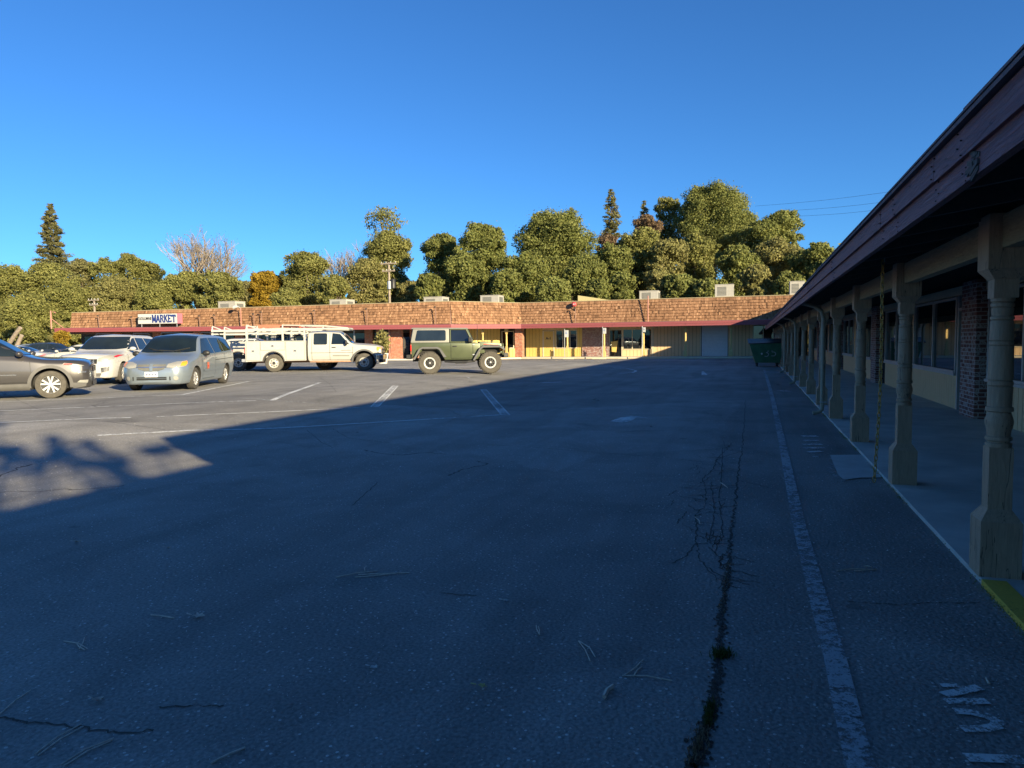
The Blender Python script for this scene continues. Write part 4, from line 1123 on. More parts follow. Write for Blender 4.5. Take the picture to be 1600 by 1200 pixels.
def body_obj(name, V, F, mat, root, wells, smooth=38):
    """closed shell with round wheel wells cut out; wells: (x, z, radius, inner half-width)"""
    me = bpy.data.meshes.new(name); me.from_pydata(V, [], F); me.materials.append(mat); me.materials.append(M['under'])
    bm = bmesh.new(); bm.from_mesh(me); bmesh.ops.recalc_face_normals(bm, faces=bm.faces); bm.to_mesh(me); bm.free()
    o = bpy.data.objects.new(name, me); COL.objects.link(o)
    bvh = BVHTree.FromPolygons([Vector(v) for v in V], [p.vertices[:] for p in me.polygons])
    cut = MB()
    for x, z, r, yi in wells:
        for s in (1, -1):
            cut.lathe([(0, s * yi), (r, s * yi), (r, s * 1.6), (0, s * 1.6)], (x, 0, z), 'y', 36)
    if wells:
        c = cut.build('cutter', M['under'])
        md = o.modifiers.new('w', 'BOOLEAN'); md.operation = 'DIFFERENCE'; md.solver = 'EXACT'; md.object = c; md.material_mode = 'TRANSFER'
        bpy.context.view_layer.update()
        me2 = bpy.data.meshes.new_from_object(o.evaluated_get(bpy.context.evaluated_depsgraph_get()))
        o.modifiers.clear(); o.data = me2; bpy.data.objects.remove(c)
    o.data.name = name
    o.data.polygons.foreach_set('use_smooth', [True] * len(o.data.polygons)); o.data.set_sharp_from_angle(angle=R(smooth))
    if root is not None: o.parent = root
    return o, bvh

def clip_half(poly, ax, lim, keep_less):
    out = []
    for i in range(len(poly)):
        a, b = poly[i], poly[(i + 1) % len(poly)]
        ia = (a[ax] <= lim) == keep_less or a[ax] == lim; ib = (b[ax] <= lim) == keep_less or b[ax] == lim
        if ia: out.append(a)
        if ia != ib:
            t = (lim - a[ax]) / (b[ax] - a[ax]); out.append((a[0] + (b[0] - a[0]) * t, a[1] + (b[1] - a[1]) * t))
    return out

def patch(bvh, ax, poly, name, mat, parent, offs=.006, res=.06, rev=False):
    """panel that follows the body: poly in (x,z) for sides '+y'/'-y', (y,z) for '+x'/'-x', (x,y) for '+z'"""
    mb = MB(); x0 = min(p[0] for p in poly); x1 = max(p[0] for p in poly); z0 = min(p[1] for p in poly); z1 = max(p[1] for p in poly)
    nx = max(1, math.ceil((x1 - x0) / res)); nz = max(1, math.ceil((z1 - z0) / res))
    for i in range(nx):
        a, b = x0 + (x1 - x0) * i / nx, x0 + (x1 - x0) * (i + 1) / nx
        col = clip_half(clip_half(poly, 0, a, False), 0, b, True)
        if len(col) < 3: continue
        for j in range(nz):
            c, d = z0 + (z1 - z0) * j / nz, z0 + (z1 - z0) * (j + 1) / nz
            q = clip_half(clip_half(col, 1, c, False), 1, d, True)
            if len(q) < 3: continue
            pts = []
            for u, w in q:
                if ax[1] == 'y': o_ = Vector((u, 5 if ax[0] == '+' else -5, w)); dr = Vector((0, -1 if ax[0] == '+' else 1, 0))
                elif ax[1] == 'x': o_ = Vector((8 if ax[0] == '+' else -8, u, w)); dr = Vector((-1 if ax[0] == '+' else 1, 0, 0))
                else: o_ = Vector((u, w, 6)); dr = Vector((0, 0, -1))
                h = bvh.ray_cast(o_, dr)
                if h[0] is None: pts = None; break
                nn = h[1] if h[1].dot(dr) < 0 else -h[1]
                pts.append(h[0] - dr * offs * .5 + nn * offs)
            if pts: mb.poly(pts)
    if not mb.f: return None
    o = mb.build(name, mat, parent, smooth=50)
    return o

def both(bvh, poly, name, mat, parent, **k):
    return [patch(bvh, ax, poly, name, mat, parent, **k) for ax in ('+y', '-y')]
def mir(poly): return [(-a, b) for a, b in reversed(poly)]
def circ(cx, cz, r, n=16, sx=1.): return [(cx + r * sx * math.cos(2 * math.pi * k / n), cz + r * math.sin(2 * math.pi * k / n)) for k in range(n)]
def seam(bvh, pts, parent, w=.014, name='door_seam', mat=None, axes=('+y', '-y')):
    for ax in axes:
        for a, b in zip(pts[:-1], pts[1:]):
            A, B = Vector(a), Vector(b); t = (B - A).normalized(); n = Vector((-t.y, t.x)) * w / 2
            yield patch(bvh, ax, [tuple(A + n), tuple(A - n), tuple(B - n), tuple(B + n)], name, mat or M['black'], parent, offs=.003, res=.1)

def wheel(root, x, y, r, w, rimr, style, tyre='tyre', rim='rim', steer=0., name='wheel'):
    """tyre and rim; y sign gives the outer side"""
    s = 1 if y > 0 else -1
    mb = MB(); hw = w / 2
    mb.lathe([(rimr * .97, -hw * .8), (rimr * 1.04, -hw * .95), (r * .9, -hw), (r * .975, -hw * .86), (r, -hw * .6), (r, hw * .6), (r * .975, hw * .86), (r * .9, hw), (rimr * 1.04, hw * .95), (rimr * .97, hw * .8)], (0, 0, 0), 'y', 36, cap=False)
    if style == 'mud':
        for k in range(30):
            a = 2 * math.pi * k / 30; c, sn = math.cos(a), math.sin(a)
            for q, zz in ((-.55, .09), (.55, -.09)):
                u = Vector((-sn, 0, c)); e = Vector((c, 0, sn))
                mb.obox(e * (r - .012) + Vector((0, q * hw - hw * .42, 0)) - u * r * .06 + u * zz * r * .4, u * r * .115, Vector((0, hw * .84, 0)), e * .026)
    T = mb.build(name, M[tyre], root, smooth=35)
    T.location = (x, y, r); T.rotation_euler = (0, 0, steer)
    mb = MB(); f = s * hw * .72
    mb.lathe([(rimr, s * -hw * .7), (rimr, f), (rimr * .93, f + s * .012), (rimr * .90, f - s * .01)], (0, 0, 0), 'y', 32, cap=False)
    if style == 'spoke':
        for k in range(5):
            for dq in (-.13, .13):
                a = 2 * math.pi * k / 5 + dq + .3; e = Vector((math.cos(a), 0, math.sin(a))); e2 = Vector((math.cos(a + dq * .9), 0, math.sin(a + dq * .9))); u = Vector((-math.sin(a), 0, math.cos(a)))
                mb.hexa([e * rimr * .16 - u * .022 + Vector((0, f - s * .03, 0)), e * rimr * .16 + u * .022 + Vector((0, f - s * .03, 0)), e2 * rimr * .92 + u * .03 + Vector((0, f - s * .03, 0)), e2 * rimr * .92 - u * .03 + Vector((0, f - s * .03, 0)),
                         e * rimr * .16 - u * .018 + Vector((0, f + s * .004, 0)), e * rimr * .16 + u * .018 + Vector((0, f + s * .004, 0)), e2 * rimr * .92 + u * .024 + Vector((0, f + s * .008, 0)), e2 * rimr * .92 - u * .024 + Vector((0, f + s * .008, 0))])
        mb.lathe([(0, f + s * .012), (rimr * .2, f + s * .008), (rimr * .24, f - s * .03)], (0, 0, 0), 'y', 20, cap=False)
    elif style == 'mud':
        mb.lathe([(rimr * .93, f + s * .012), (rimr * .74, f + s * .005), (rimr * .72, f - s * .05)], (0, 0, 0), 'y', 28, cap=False)
    else:
        mb.lathe([(rimr * .9, f - s * .01), (rimr * .72, f - s * .035), (rimr * .5, f - s * .0), (rimr * .3, f + s * .01)], (0, 0, 0), 'y', 28, cap=False)
    rm = mb.build('rim', M[rim], T, smooth=40)
    mb = MB(); mb.lathe([(rimr * .92, f - s * .07), (0, f - s * .07)], (0, 0, 0), 'y', 24, cap=False)
    if style == 'mud':
        for k in range(8):
            a = 2 * math.pi * k / 8; e = Vector((math.cos(a), 0, math.sin(a))); u = Vector((-math.sin(a), 0, math.cos(a)))
            mb.hexa([e * rimr * .2 - u * .03 + Vector((0, f - s * .05, 0)), e * rimr * .2 + u * .03 + Vector((0, f - s * .05, 0)), e * rimr * .74 + u * .045 + Vector((0, f - s * .05, 0)), e * rimr * .74 - u * .045 + Vector((0, f - s * .05, 0)),
                     e * rimr * .2 - u * .02 + Vector((0, f - s * .01, 0)), e * rimr * .2 + u * .02 + Vector((0, f - s * .01, 0)), e * rimr * .74 + u * .03 + Vector((0, f - s * .02, 0)), e * rimr * .74 - u * .03 + Vector((0, f - s * .02, 0))])
    if style == 'steel':
        for k in range(8):
            a = 2 * math.pi * k / 8; cx, cz = math.cos(a) * rimr * .62, math.sin(a) * rimr * .62
            mb.lathe([(rimr * .11, f - s * .012), (0, f - s * .006)], (cx, 0, cz), 'y', 10, cap=False)
        mb.lathe([(rimr * .3, f + s * .005), (rimr * .2, f + s * .03), (0, f + s * .035)], (0, 0, 0), 'y', 16)
    mb.build('hub', M['rimdark'], T, smooth=40)
    if style == 'mud':
        mb = MB(); mb.lathe([(rimr * .2, f - s * .03), (rimr * .14, f + s * .02), (0, f + s * .025)], (0, 0, 0), 'y', 14); mb.build('hub_cap', M['metal'], T)
    return T
def wheels(root, xf, xr, yt, r, w, rimr, style, steer=0., **k):
    for x, st in ((xf, steer), (xr, 0)):
        for y in (yt, -yt): wheel(root, x, y, r, w, rimr, style, steer=st, **k)

def mirrors(root, x, y, z, mat, sz=(.07, .12, .085)):
    for s in (1, -1):
        mb = MB(); mb.ellip((x, s * (y + .06), z), sz, 12); mb.tube([(x + .01, s * (y - .12), z - .05), (x + .01, s * (y + .02), z - .03)], .025, 6)
        mb.build('mirror', M[mat], root, smooth=60)
def handles(bvh, root, xs_, z, mat):
    for x in xs_:
        for ax in ('+y', '-y'):
            p = patch(bvh, ax, [(x - .09, z - .018), (x + .09, z - .018), (x + .09, z + .018), (x - .09, z + .018)], 'door_handle', mat, root, offs=.02, res=.2)
def cabin(root, x0, x1, w, z, rows, mat='seat'):
    """dark cabin floor with seats and head restraints, seen through the windscreen"""
    pass

# ---------- silver minivan
VAN = at(300, 608)
hd = R(-65.5); hv = Vector((math.cos(hd), math.sin(hd), 0)); lv = Vector((-hv.y, hv.x, 0))
vp = VAN - hv * 1.515 + lv * (-.79) * -1
van = empty('minivan', (0, 0, 0), hd, 'silver blue minivan with orange door sticker parked facing the camera', 'van')
vp = VAN - hv * 1.515 - lv * .80      # contact point of the front wheel on its left side
van.location = (vp.x, vp.y, gz(vp.x, vp.y))
st = [(-2.60, .34, .70, .60, .84, 1.0, .80, 1.05, .72, 1.06), (-2.54, .28, .80, .60, .93, 1.06, .90, 1.24, .76, 1.26), (-2.38, .24, .86, .6, .97, 1.09, .95, 1.54, .72, 1.58), (-2.15, .22, .9, .6, .99, 1.1, .97, 1.62, .72, 1.69), (-1.0, .20, .92, .6, 1.0, 1.07, .985, 1.67, .73, 1.745),
      (.0, .20, .92, .6, 1.0, 1.04, .985, 1.66, .72, 1.735), (.45, .20, .92, .6, 1.0, 1.03, .98, 1.60, .72, 1.67), (1.22, .20, .92, .58, .99, 1.0, .96, 1.10, .86, 1.15), (1.6, .20, .9, .56, .985, .93, .94, 1.0, .83, 1.06), (2.05, .20, .84, .52, .95, .84, .90, .89, .78, .96), (2.3, .20, .74, .50, .86, .76, .81, .80, .70, .87), (2.42, .22, .6, .50, .72, .72, .68, .75, .58, .80), (2.47, .28, .5, .48, .6, .66, .56, .69, .48, .72)]
V_, F_ = loft(st, 70)
body, B = body_obj('body', V_, F_, M['p_silver'], van, [(1.515, .33, .40, .62), (-1.515, .33, .40, .62)])
wheels(van, 1.515, -1.515, .83, .335, .215, .215, 'spoke')
patch(B, '+x', [(-.82, 1.16), (-.6, 1.13), (.6, 1.13), (.82, 1.16), (.66, 1.63), (.3, 1.66), (-.3, 1.66), (-.66, 1.63)], 'windshield', M['windshield'], van, .008)
both(B, [(.98, 1.07), (.9, 1.14), (.50, 1.50), (.42, 1.56), (-.16, 1.585), (-.2, 1.09)], 'window', M['autoglass'], van)
both(B, [(-.28, 1.09), (-.24, 1.585), (-1.18, 1.59), (-1.22, 1.13)], 'window', M['autoglass'], van)
both(B, [(-1.30, 1.13), (-1.26, 1.59), (-2.0, 1.56), (-2.2, 1.50), (-2.34, 1.18)], 'window', M['autoglass'], van)
patch(B, '-x', [(-.7, 1.14), (.7, 1.14), (.6, 1.55), (-.6, 1.55)], 'rear_window', M['autoglass'], van)
for s in (0, 1):
    f = (lambda p: mir(p)) if s else (lambda p: p)
    hl = patch(B, '+x', f([(.42, .70), (.44, .80), (.62, .86), (.84, .88), (.88, .80), (.84, .72), (.62, .68)]), 'headlight', M['lamp'], van, .012, .04)
    patch(B, '+x', f([(.77, .74), (.77, .85), (.86, .87), (.89, .80), (.86, .74)]), 'turn_signal', M['amber'], hl, .018, .04)
    patch(B, '+x', f(circ(.66, .39, .062)), 'fog_lamp', M['lamp'], van, .012, .04)
    patch(B, '+x', f([(.50, .33), (.50, .44), (.53, .44), (.53, .33)]), 'fog_slot', M['black'], van, .008, .05)
gr = patch(B, '+x', [(-.40, .76), (-.36, .66), (-.2, .61), (.2, .61), (.36, .66), (.40, .76), (.38, .79), (-.38, .79)], 'grille', M['hvacgrill'], van, .008, .05)
patch(B, '+x', [(-.43, .70), (.43, .70), (.42, .725), (-.42, .725)], 'grille_bar', M['chrome'], gr, .016, .05)
patch(B, '+x', [(-.04, .60), (.04, .60), (.05, .80), (-.05, .80)], 'grille_badge', M['p_silver'], gr, .022, .05)
patch(B, '+x', [(-.42, .34), (.42, .34), (.42, .385), (-.42, .385)], 'bumper_intake', M['black'], van, .008, .06)
patch(B, '+x', [(-.42, .395), (.42, .395), (.42, .43), (-.42, .43)], 'bumper_intake', M['black'], van, .006, .06)
pl = patch(B, '+x', [(-.18, .43), (.18, .43), (.18, .58), (-.18, .58)], 'licence_plate', M['plate'], van, .022, .2)
for k in range(7): patch(B, '+x', [(-.14 + k * .042, .47), (-.115 + k * .042, .47), (-.115 + k * .042, .535), (-.14 + k * .042, .535)], 'plate_lettering', M['signblue'], pl, .026, .2)
list(seam(B, [(1.02, 1.02), (1.02, .75), (.95, .30), (-.22, .30)], van)); list(seam(B, [(-.23, 1.07), (-.23, .34)], van)); list(seam(B, [(-1.26, 1.12), (-1.26, .75), (-1.18, .7)], van)); list(seam(B, [(-.25, .86), (-2.35, .9)], van, .02))
both(B, [(-1.1, .55), (.9, .52), (.9, .58), (-1.1, .61)], 'side_moulding', M['p_silver'], van, offs=.016)
patch(B, '+y', [(.42, .60), (.62, .59), (.62, .80), (.42, .81)], 'door_sticker', M['orange'], van, .006)
patch(B, '+y', [(.46, .66), (.56, .655), (.56, .70), (.46, .705)], 'sticker_print', M['redlamp'], van, .008)
handles(B, van, (-.05, -.42), .93, M['p_silver'])
mirrors(van, .86, 1.0, 1.10, 'black')
for s in (1, -1):
    mb = MB(); mb.tube([(1.18, s * .15, 1.17), (1.0, s * .62, 1.27)], .012, 5); mb.tube([(1.2, s * .1 + .3, 1.165), (1.16, s * .1 - .35, 1.21)], .012, 5); mb.build('wiper', M['black'], van)
    mb = MB(); mb.tube([(.0, s * .62, 1.72), (-.1, s * .62, 1.765), (-1.9, s * .62, 1.765), (-2.0, s * .62, 1.72)], .018, 6); mb.build('roof_rail', M['black'], van)
    mb = MB(); mb.box(-2.56, -2.45, s * .84 - .06, s * .84 + .06, .85, 1.15); mb.build('tail_light', M['redlamp'], van, bevel=.02)

def suv_seats(root, xs, w, z, n=2):
    for x in xs:
        for k in range(n):
            y = -w / 2 + w * k / (n - 1)
            mb = MB(); mb.box(x - .1, x + .06, y - .22, y + .22, .75, z); mb.box(x - .09, x + .03, y - .12, y + .12, z + .03, z + .2)
            mb.build('seat', M['seat'], root, bevel=.04)

# ---------- generic SUV / sedan
def suv(name, label, paint, loc, hd, k=1., Ln=4.62, W=1.86, H=1.67, wb=2.70, clad=True, wr=.36, xf_over=.92, sedan=False, lamps='thin', light=False):
    root = empty(name, (0, 0, 0), hd, label, 'car' if sedan else 'SUV')
    root.location = (loc.x, loc.y, gz(loc.x, loc.y))
    w = W / 2; F = wb / 2 + xf_over; Rr = -(Ln - F); hood = .665 * H if not sedan else .66 * H; belt = .63 * H if not sedan else .64 * H; zb = .24 if not sedan else .18
    xw = wb / 2 - .42; xt = xw - (.95 if not sedan else 1.0)
    rt = H - .05
    tail = [(Rr, .4, w * .74, .62, w * .86, belt - .05, w * .82, belt + .0, w * .72, belt + .02), (Rr + .08, .32, w * .82, .62, w * .94, belt, w * .9, belt + .18, w * .76, belt + .22), (Rr + .38, .28, w * .88, .62, w * .985, belt + .02, w * .95, rt - .10, w * .70, H - .06)] if not sedan else \
           [(Rr, .4, w * .7, .6, w * .82, belt - .12, w * .78, belt - .06, w * .70, belt - .04), (Rr + .1, .3, w * .82, .6, w * .92, belt - .04, w * .88, belt + .02, w * .78, belt + .04), (Rr + .55, .25, w * .88, .6, w * .98, belt, w * .94, belt + .09, w * .76, belt + .12), (Rr + 1.25, zb, w * .9, .6, w * .99, belt, w * .95, rt - .04, w * .66, H - .03)]
    stn = tail + [(Rr + (.95 if not sedan else 1.6), zb, w * .92, .6, w, belt + .01, w * .965, rt, w * .71, H), (xt - .3, zb, w * .92, .6, w, belt - .02, w * .965, rt + .005, w * .71, H), (xt, zb, w * .92, .6, w, belt - .03, w * .96, rt - .05, w * .71, H - .05),
          (xw, zb, w * .92, .6, w * .995, belt - .08, w * .95, belt + .02, w * .86, belt + .07), (xw + .35, zb, w * .92, .58, w * .99, belt - .12, w * .94, belt - .04, w * .85, belt + .02), (F - .45, zb + .0, w * .9, .58, w * .97, hood - .20, w * .92, hood - .12, w * .80, hood - .06), (F - .2, zb, w * .84, .56, w * .92, hood - .25, w * .88, hood - .15, w * .76, hood - .09),
          (F - .06, zb + .01, w * .72, .54, w * .80, hood - .30, w * .76, hood - .21, w * .66, hood - .15), (F, zb + .04, w * .56, .52, w * .64, hood - .36, w * .60, hood - .28, w * .54, hood - .23)]
    V, Fc = loft(stn, 70)
    b, B = body_obj('body', V, Fc, M[paint], root, [(wb / 2, wr, wr + .07, w * .62), (-wb / 2, wr, wr + .07, w * .62)])
    wheels(root, wb / 2, -wb / 2, w - .125, wr, .225, wr * .66, 'spoke', tyre='tyre_dusty' if clad else 'tyre', rim='rim')
    # glass
    zw0, zw1 = belt + .1, H - .10
    patch(B, '+x', [(-w * .86, zw0 + .04), (-w * .5, zw0), (w * .5, zw0), (w * .86, zw0 + .04), (w * .69, zw1), (-w * .69, zw1)], 'windshield', M['windshield' if light else 'autoglass'], root, .008)
    wb_ = belt + .05; wt_ = H - .15
    both(B, [(xw - .16, wb_), (xt + .02, wt_ - .02), (xt - .1, wt_), (-.02, wt_ + .01), (.02, wb_ + .02)], 'window', M['autoglass'], root)
    both(B, [(-.06, wb_ + .02), (-.09, wt_ + .01), (-.82, wt_), (-.95 if not sedan else -1.0, wb_ + .05)], 'window', M['autoglass'], root)
    if not sedan:
        both(B, [(-1.02, wb_ + .05), (-.9, wt_), (Rr + .75, wt_ - .03), (Rr + .5, wb_ + .14)], 'window', M['autoglass'], root)
        patch(B, '-x', [(-w * .74, belt + .14), (w * .74, belt + .14), (w * .62, H - .16), (-w * .62, H - .16)], 'rear_window', M['autoglass'], root)
    else:
        patch(B, '-x', [(-w * .7, belt + .16), (w * .7, belt + .16), (w * .58, H - .1), (-w * .58, H - .1)], 'rear_window', M['autoglass'], root)
    for s in (0, 1):
        f = mir if s else (lambda p: p)
        if lamps == 'thin':
            hl = patch(B, '-y' if s else '+y', [(F - .64, hood - .235), (F - .60, hood - .195), (F - .3, hood - .235), (F - .15, hood - .275), (F - .3, hood - .285)], 'headlight', M['lamp'], root, .010, .04)
            patch(B, '-y' if s else '+y', [(F - .62, hood - .235), (F - .59, hood - .21), (F - .42, hood - .225), (F - .40, hood - .262)], 'turn_signal', M['redlamp'], hl, .016, .04)
            patch(B, '-y' if s else '+y', [(F - .30, hood - .47), (F - .28, hood - .40), (F - .12, hood - .42), (F - .13, hood - .47)], 'projector_lamp', M['chrome'], root, .012, .04)
            patch(B, '-y' if s else '+y', [(F - .33, .40), (F - .26, .46), (F - .08, .46), (F - .10, .38)], 'fog_lamp', M['lamp'], root, .012, .04)
        else:
            hl = patch(B, '+x', f([(w * .50, hood - .35), (w * .52, hood - .25), (w * .86, hood - .13), (w * .93, hood - .16), (w * .90, hood - .28), (w * .72, hood - .35)]), 'headlight', M['lamp'], root, .012, .04)
            patch(B, '+x', f([(w * .885, hood - .22), (w * .885, hood - .16), (w * .925, hood - .165), (w * .92, hood - .235)]), 'turn_signal', M['redlamp'], hl, .018, .04)
            patch(B, '+x', f([(w * .60, .44), (w * .58, .60), (w * .82, .64), (w * .80, .50)]), 'fog_lamp', M['chrome'], root, .012, .05)
        mb = MB(); mb.box(Rr + .0, Rr + .16, (1 - 2 * s) * w * .86 - .09, (1 - 2 * s) * w * .86 + .06, belt - .12, belt + .12); mb.build('tail_light', M['redlamp'], root, bevel=.02)
    g_ = patch(B, '+x', [(-w * .46, hood - .44), (w * .46, hood - .44), (w * .48, hood - .28), (-w * .48, hood - .28)], 'grille', M['black'], root, .008, .05)
    for q in range(7):
        y = (-.36 + q * .12) * w; patch(B, '+x', [(y - .02, hood - .43), (y + .02, hood - .43), (y + .02, hood - .29), (y - .02, hood - .29)], 'grille_bar', M['chrome'], g_, .012, .1)
    patch(B, '+x', [(-w * .55, zb + .06), (w * .55, zb + .06), (w * .6, zb + .18), (-w * .6, zb + .18)], 'bumper_intake', M['cladding'], root, .008, .06)
    if clad:
        for x in (wb / 2, -wb / 2):
            arc = [(x + (wr + .15) * math.cos(a), wr + (wr + .15) * math.sin(a)) for a in [R(-10 + 200 * q / 22) for q in range(23)]]
            arc2 = [(x + (wr + .072) * math.cos(a), wr + (wr + .072) * math.sin(a)) for a in [R(-10 + 200 * q / 22) for q in range(23)]]
            for ax in ('+y', '-y'):
                mb = MB(); prev = None
                for (p, q) in zip(arc, arc2):
                    row = []
                    for (u, z) in (p, q):
                        h = B.ray_cast(Vector((u, 5 if ax == '+y' else -5, max(z, zb + .03))), Vector((0, -1 if ax == '+y' else 1, 0)))
                        if h[0] is None: row = None; break
                        row.append(h[0] + Vector((0, .022 if ax == '+y' else -.022, 0)))
                    if row is None: prev = None; continue
                    i = mb.add(row + [row[1] + Vector((0, -.09 if ax == '+y' else .09, 0))])
                    if prev is not None: mb.face([prev, prev + 1, i + 1, i]); mb.face([prev + 1, prev + 2, i + 2, i + 1])
                    prev = i
                if mb.f: mb.build('arch_cladding', M['cladding'], root, smooth=40)
        both(B, [(-wb / 2 + wr + .1, zb + .0), (wb / 2 - wr - .1, zb + .0), (wb / 2 - wr - .1, zb + .16), (-wb / 2 + wr + .1, zb + .16)], 'sill_cladding', M['cladding'], root, offs=.018)
        both(B, [(F - .42, zb + .01), (F - .14, zb + .05), (F - .12, zb + .14), (F - .44, zb + .16)], 'bumper_cladding', M['cladding'], root, offs=.012)
    xd = xw - .02
    list(seam(B, [(xd, belt), (xd + .02, .62), (xd - .06, zb + .2), (0, zb + .18)], root)); list(seam(B, [(-.02, wb_), (-.02, zb + .2)], root)); list(seam(B, [(-.98, wb_ + .04), (-.92, .75), (-.72, zb + .2)], root))
    handles(B, root, (.14, -.78), belt - .14, M[paint]); mirrors(root, xw - .22, w * .99, belt + .12, paint, (.09, .12, .075))
    if not sedan:
        for s in (1, -1):
            mb = MB(); mb.tube([(xt - .3, s * w * .66, H - .03), (xt - .45, s * w * .66, H + .03), (Rr + .9, s * w * .66, H + .03), (Rr + .75, s * w * .66, H - .03)], .02, 6); mb.build('roof_rail', M['black'], root)
    if light: suv_seats(root, (.25, -.75), .8, belt + .12)
    return root, B
hd = R(44.5); hv = Vector((math.cos(hd), math.sin(hd), 0)); lv = Vector((-hv.y, hv.x, 0))
p = at(81, 622) - hv * 1.35 + lv * .80
g1, GB = suv('grey_suv', 'dark graphite SUV cut off by the left edge, nose pointing right', 'p_grey', p, hd)
patch(GB, '-y', [(.05, .62), (.62, .62), (.62, .645), (.05, .645)], 'door_lettering', M['chrome'], g1, .006)
hd = R(-64); hv = Vector((math.cos(hd), math.sin(hd), 0)); lv = Vector((-hv.y, hv.x, 0))
p = at(190, 599.5) - hv * 1.51 - lv * .86
suv('white_suv', 'white SUV parked between the graphite SUV and the silver minivan', 'p_white', p, hd, Ln=5.1, W=1.99, H=1.78, wb=3.02, clad=False, wr=.37, lamps='big')
# far row behind: partly hidden cars
def far_car(px, py, h, **k):
    q = at(px, py); return suv(loc=q, hd=h, clad=False, **k)
far_car(66, 562, R(12), name='silver_van', label='silver SUV with long roof at the very back of the left row', paint='p_silver', H=1.85, Ln=5.0, W=1.95, wb=2.95, lamps='big')
far_car(88, 566, R(8), name='dark_suv', label='dark blue SUV between the silver SUV and the white cars', paint='p_dark', H=1.68, lamps='big')
far_car(40, 571, R(28), name='white_sedan', label='white sedan with a red tail light above the graphite hood', paint='p_white', H=1.45, Ln=4.7, W=1.8, sedan=True, wr=.32, lamps='big')
far_car(125, 576, R(196), name='white_sedan', label='white sedan with markings on its side, left of the white SUV', paint='p_cream', H=1.47, Ln=4.75, W=1.82, sedan=True, wr=.32, lamps='big')
far_car(405, 566, R(20), name='white_suv', label='white SUV behind the utility trucks, seen under the ladder rack', paint='p_white', H=1.80, Ln=5.1, W=1.95, wb=3.0, lamps='big')

# ---------- utility truck
a, b = at(430, 581), at(570, 579)
hd = math.atan2(b.y - a.y, b.x - a.x); hv = Vector((math.cos(hd), math.sin(hd), 0)); lv = Vector((-hv.y, hv.x, 0))
mid = (a + b) / 2 + lv * .82
K = (b - a).length / 4.0
tk = empty('utility_truck', (mid.x, mid.y, gz(mid.x, mid.y)), hd, 'cream white utility truck with tool boxes and ladder rack parked broadside', 'truck')
tk.scale = (K, K, K)
st = [(-.50, .50, .86, .72, .95, 1.16, .93, 1.72, .74, 1.80), (-.44, .45, .88, .72, .96, 1.17, .94, 1.76, .76, 1.84), (.2, .45, .88, .72, .97, 1.17, .945, 1.78, .77, 1.855), (.86, .45, .88, .72, .97, 1.17, .945, 1.75, .76, 1.825), (1.55, .45, .88, .72, .97, 1.15, .95, 1.22, .90, 1.27), (1.9, .5, .88, .75, .98, 1.12, .95, 1.18, .90, 1.245), (2.5, .5, .88, .78, .975, 1.06, .94, 1.13, .88, 1.18), (2.72, .55, .86, .78, .95, 1.03, .92, 1.08, .86, 1.11), (2.77, .6, .84, .78, .92, .98, .90, 1.02, .84, 1.04)]
V_, F_ = loft(st, 60, rad=(0, .05, .15, .04, .09, 0))
body, B = body_obj('cab', V_, F_, M['p_cream'], tk, [(2.0, .42, .50, .55)])
wheels(tk, 2.0, -2.0, .84, .40, .26, .235, 'steel', tyre='tyre_dusty', rim='steelwhite')
patch(B, '+x', [(-.86, 1.27), (.86, 1.27), (.72, 1.72), (-.72, 1.72)], 'windshield', M['windshield'], tk, .008)
both(B, [(1.36, 1.22), (1.3, 1.27), (.93, 1.68), (.6, 1.72), (.55, 1.22)], 'window', M['windshield'], tk)
both(B, [(.36, 1.24), (.36, 1.68), (.32, 1.72), (-.20, 1.72), (-.24, 1.68), (-.24, 1.24), (-.2, 1.21), (.32, 1.21)], 'window', M['autoglass'], tk)
suv_seats(tk, (.55,), .9, 1.3)
list(seam(B, [(1.5, 1.18), (1.5, .52), (.48, .52), (.48, 1.72)], tk)); list(seam(B, [(-.32, 1.76), (-.32, .52), (.48, .52)], tk)); list(seam(B, [(1.5, .84), (-.4, .84)], tk, .016))
both(B, [(.98, .93), (1.42, .93), (1.42, .95), (.98, .95)], 'side_moulding', M['cladding'], tk)
handles(B, tk, (.66,), 1.08, M['black'])
patch(B, '-y', [(.6, .68), (1.35, .67), (1.35, .73), (.6, .74)], 'faded_lettering', M['top'], tk, .004)
mirrors(tk, 1.22, .98, 1.28, 'black', (.06, .10, .13))
for s in (0, 1):
    hl = patch(B, '-y' if s else '+y', [(2.60, .76), (2.60, 1.06), (2.76, 1.04), (2.77, .78)], 'headlight', M['lamp'], tk, .012, .05)
    patch(B, '-y' if s else '+y', [(2.58, .92), (2.58, 1.07), (2.76, 1.05), (2.76, .92)], 'turn_signal', M['amber'], hl, .018, .05)
mb = MB(); mb.box(2.778, 2.81, -.62, .62, .74, 1.0); g_ = mb.build('grille', M['black'], tk); mb = MB(); mb.box(2.811, 2.83, -.6, .6, .85, .9); mb.build('grille_bar', M['chrome'], g_)
mb = MB(); mb.prism([(2.70, -.95), (2.86, -.88), (2.92, -.5), (2.92, .5), (2.86, .88), (2.70, .95), (2.55, .985), (2.55, -.985)], 'z', .50, .73); mb.build('bumper', M['chrome'], tk, bevel=.02)
mb = MB(); mb.prism([(2.66, -.9), (2.84, -.84), (2.88, 0), (2.84, .84), (2.66, .9)], 'z', .36, .498); mb.build('air_dam', M['black'], tk)
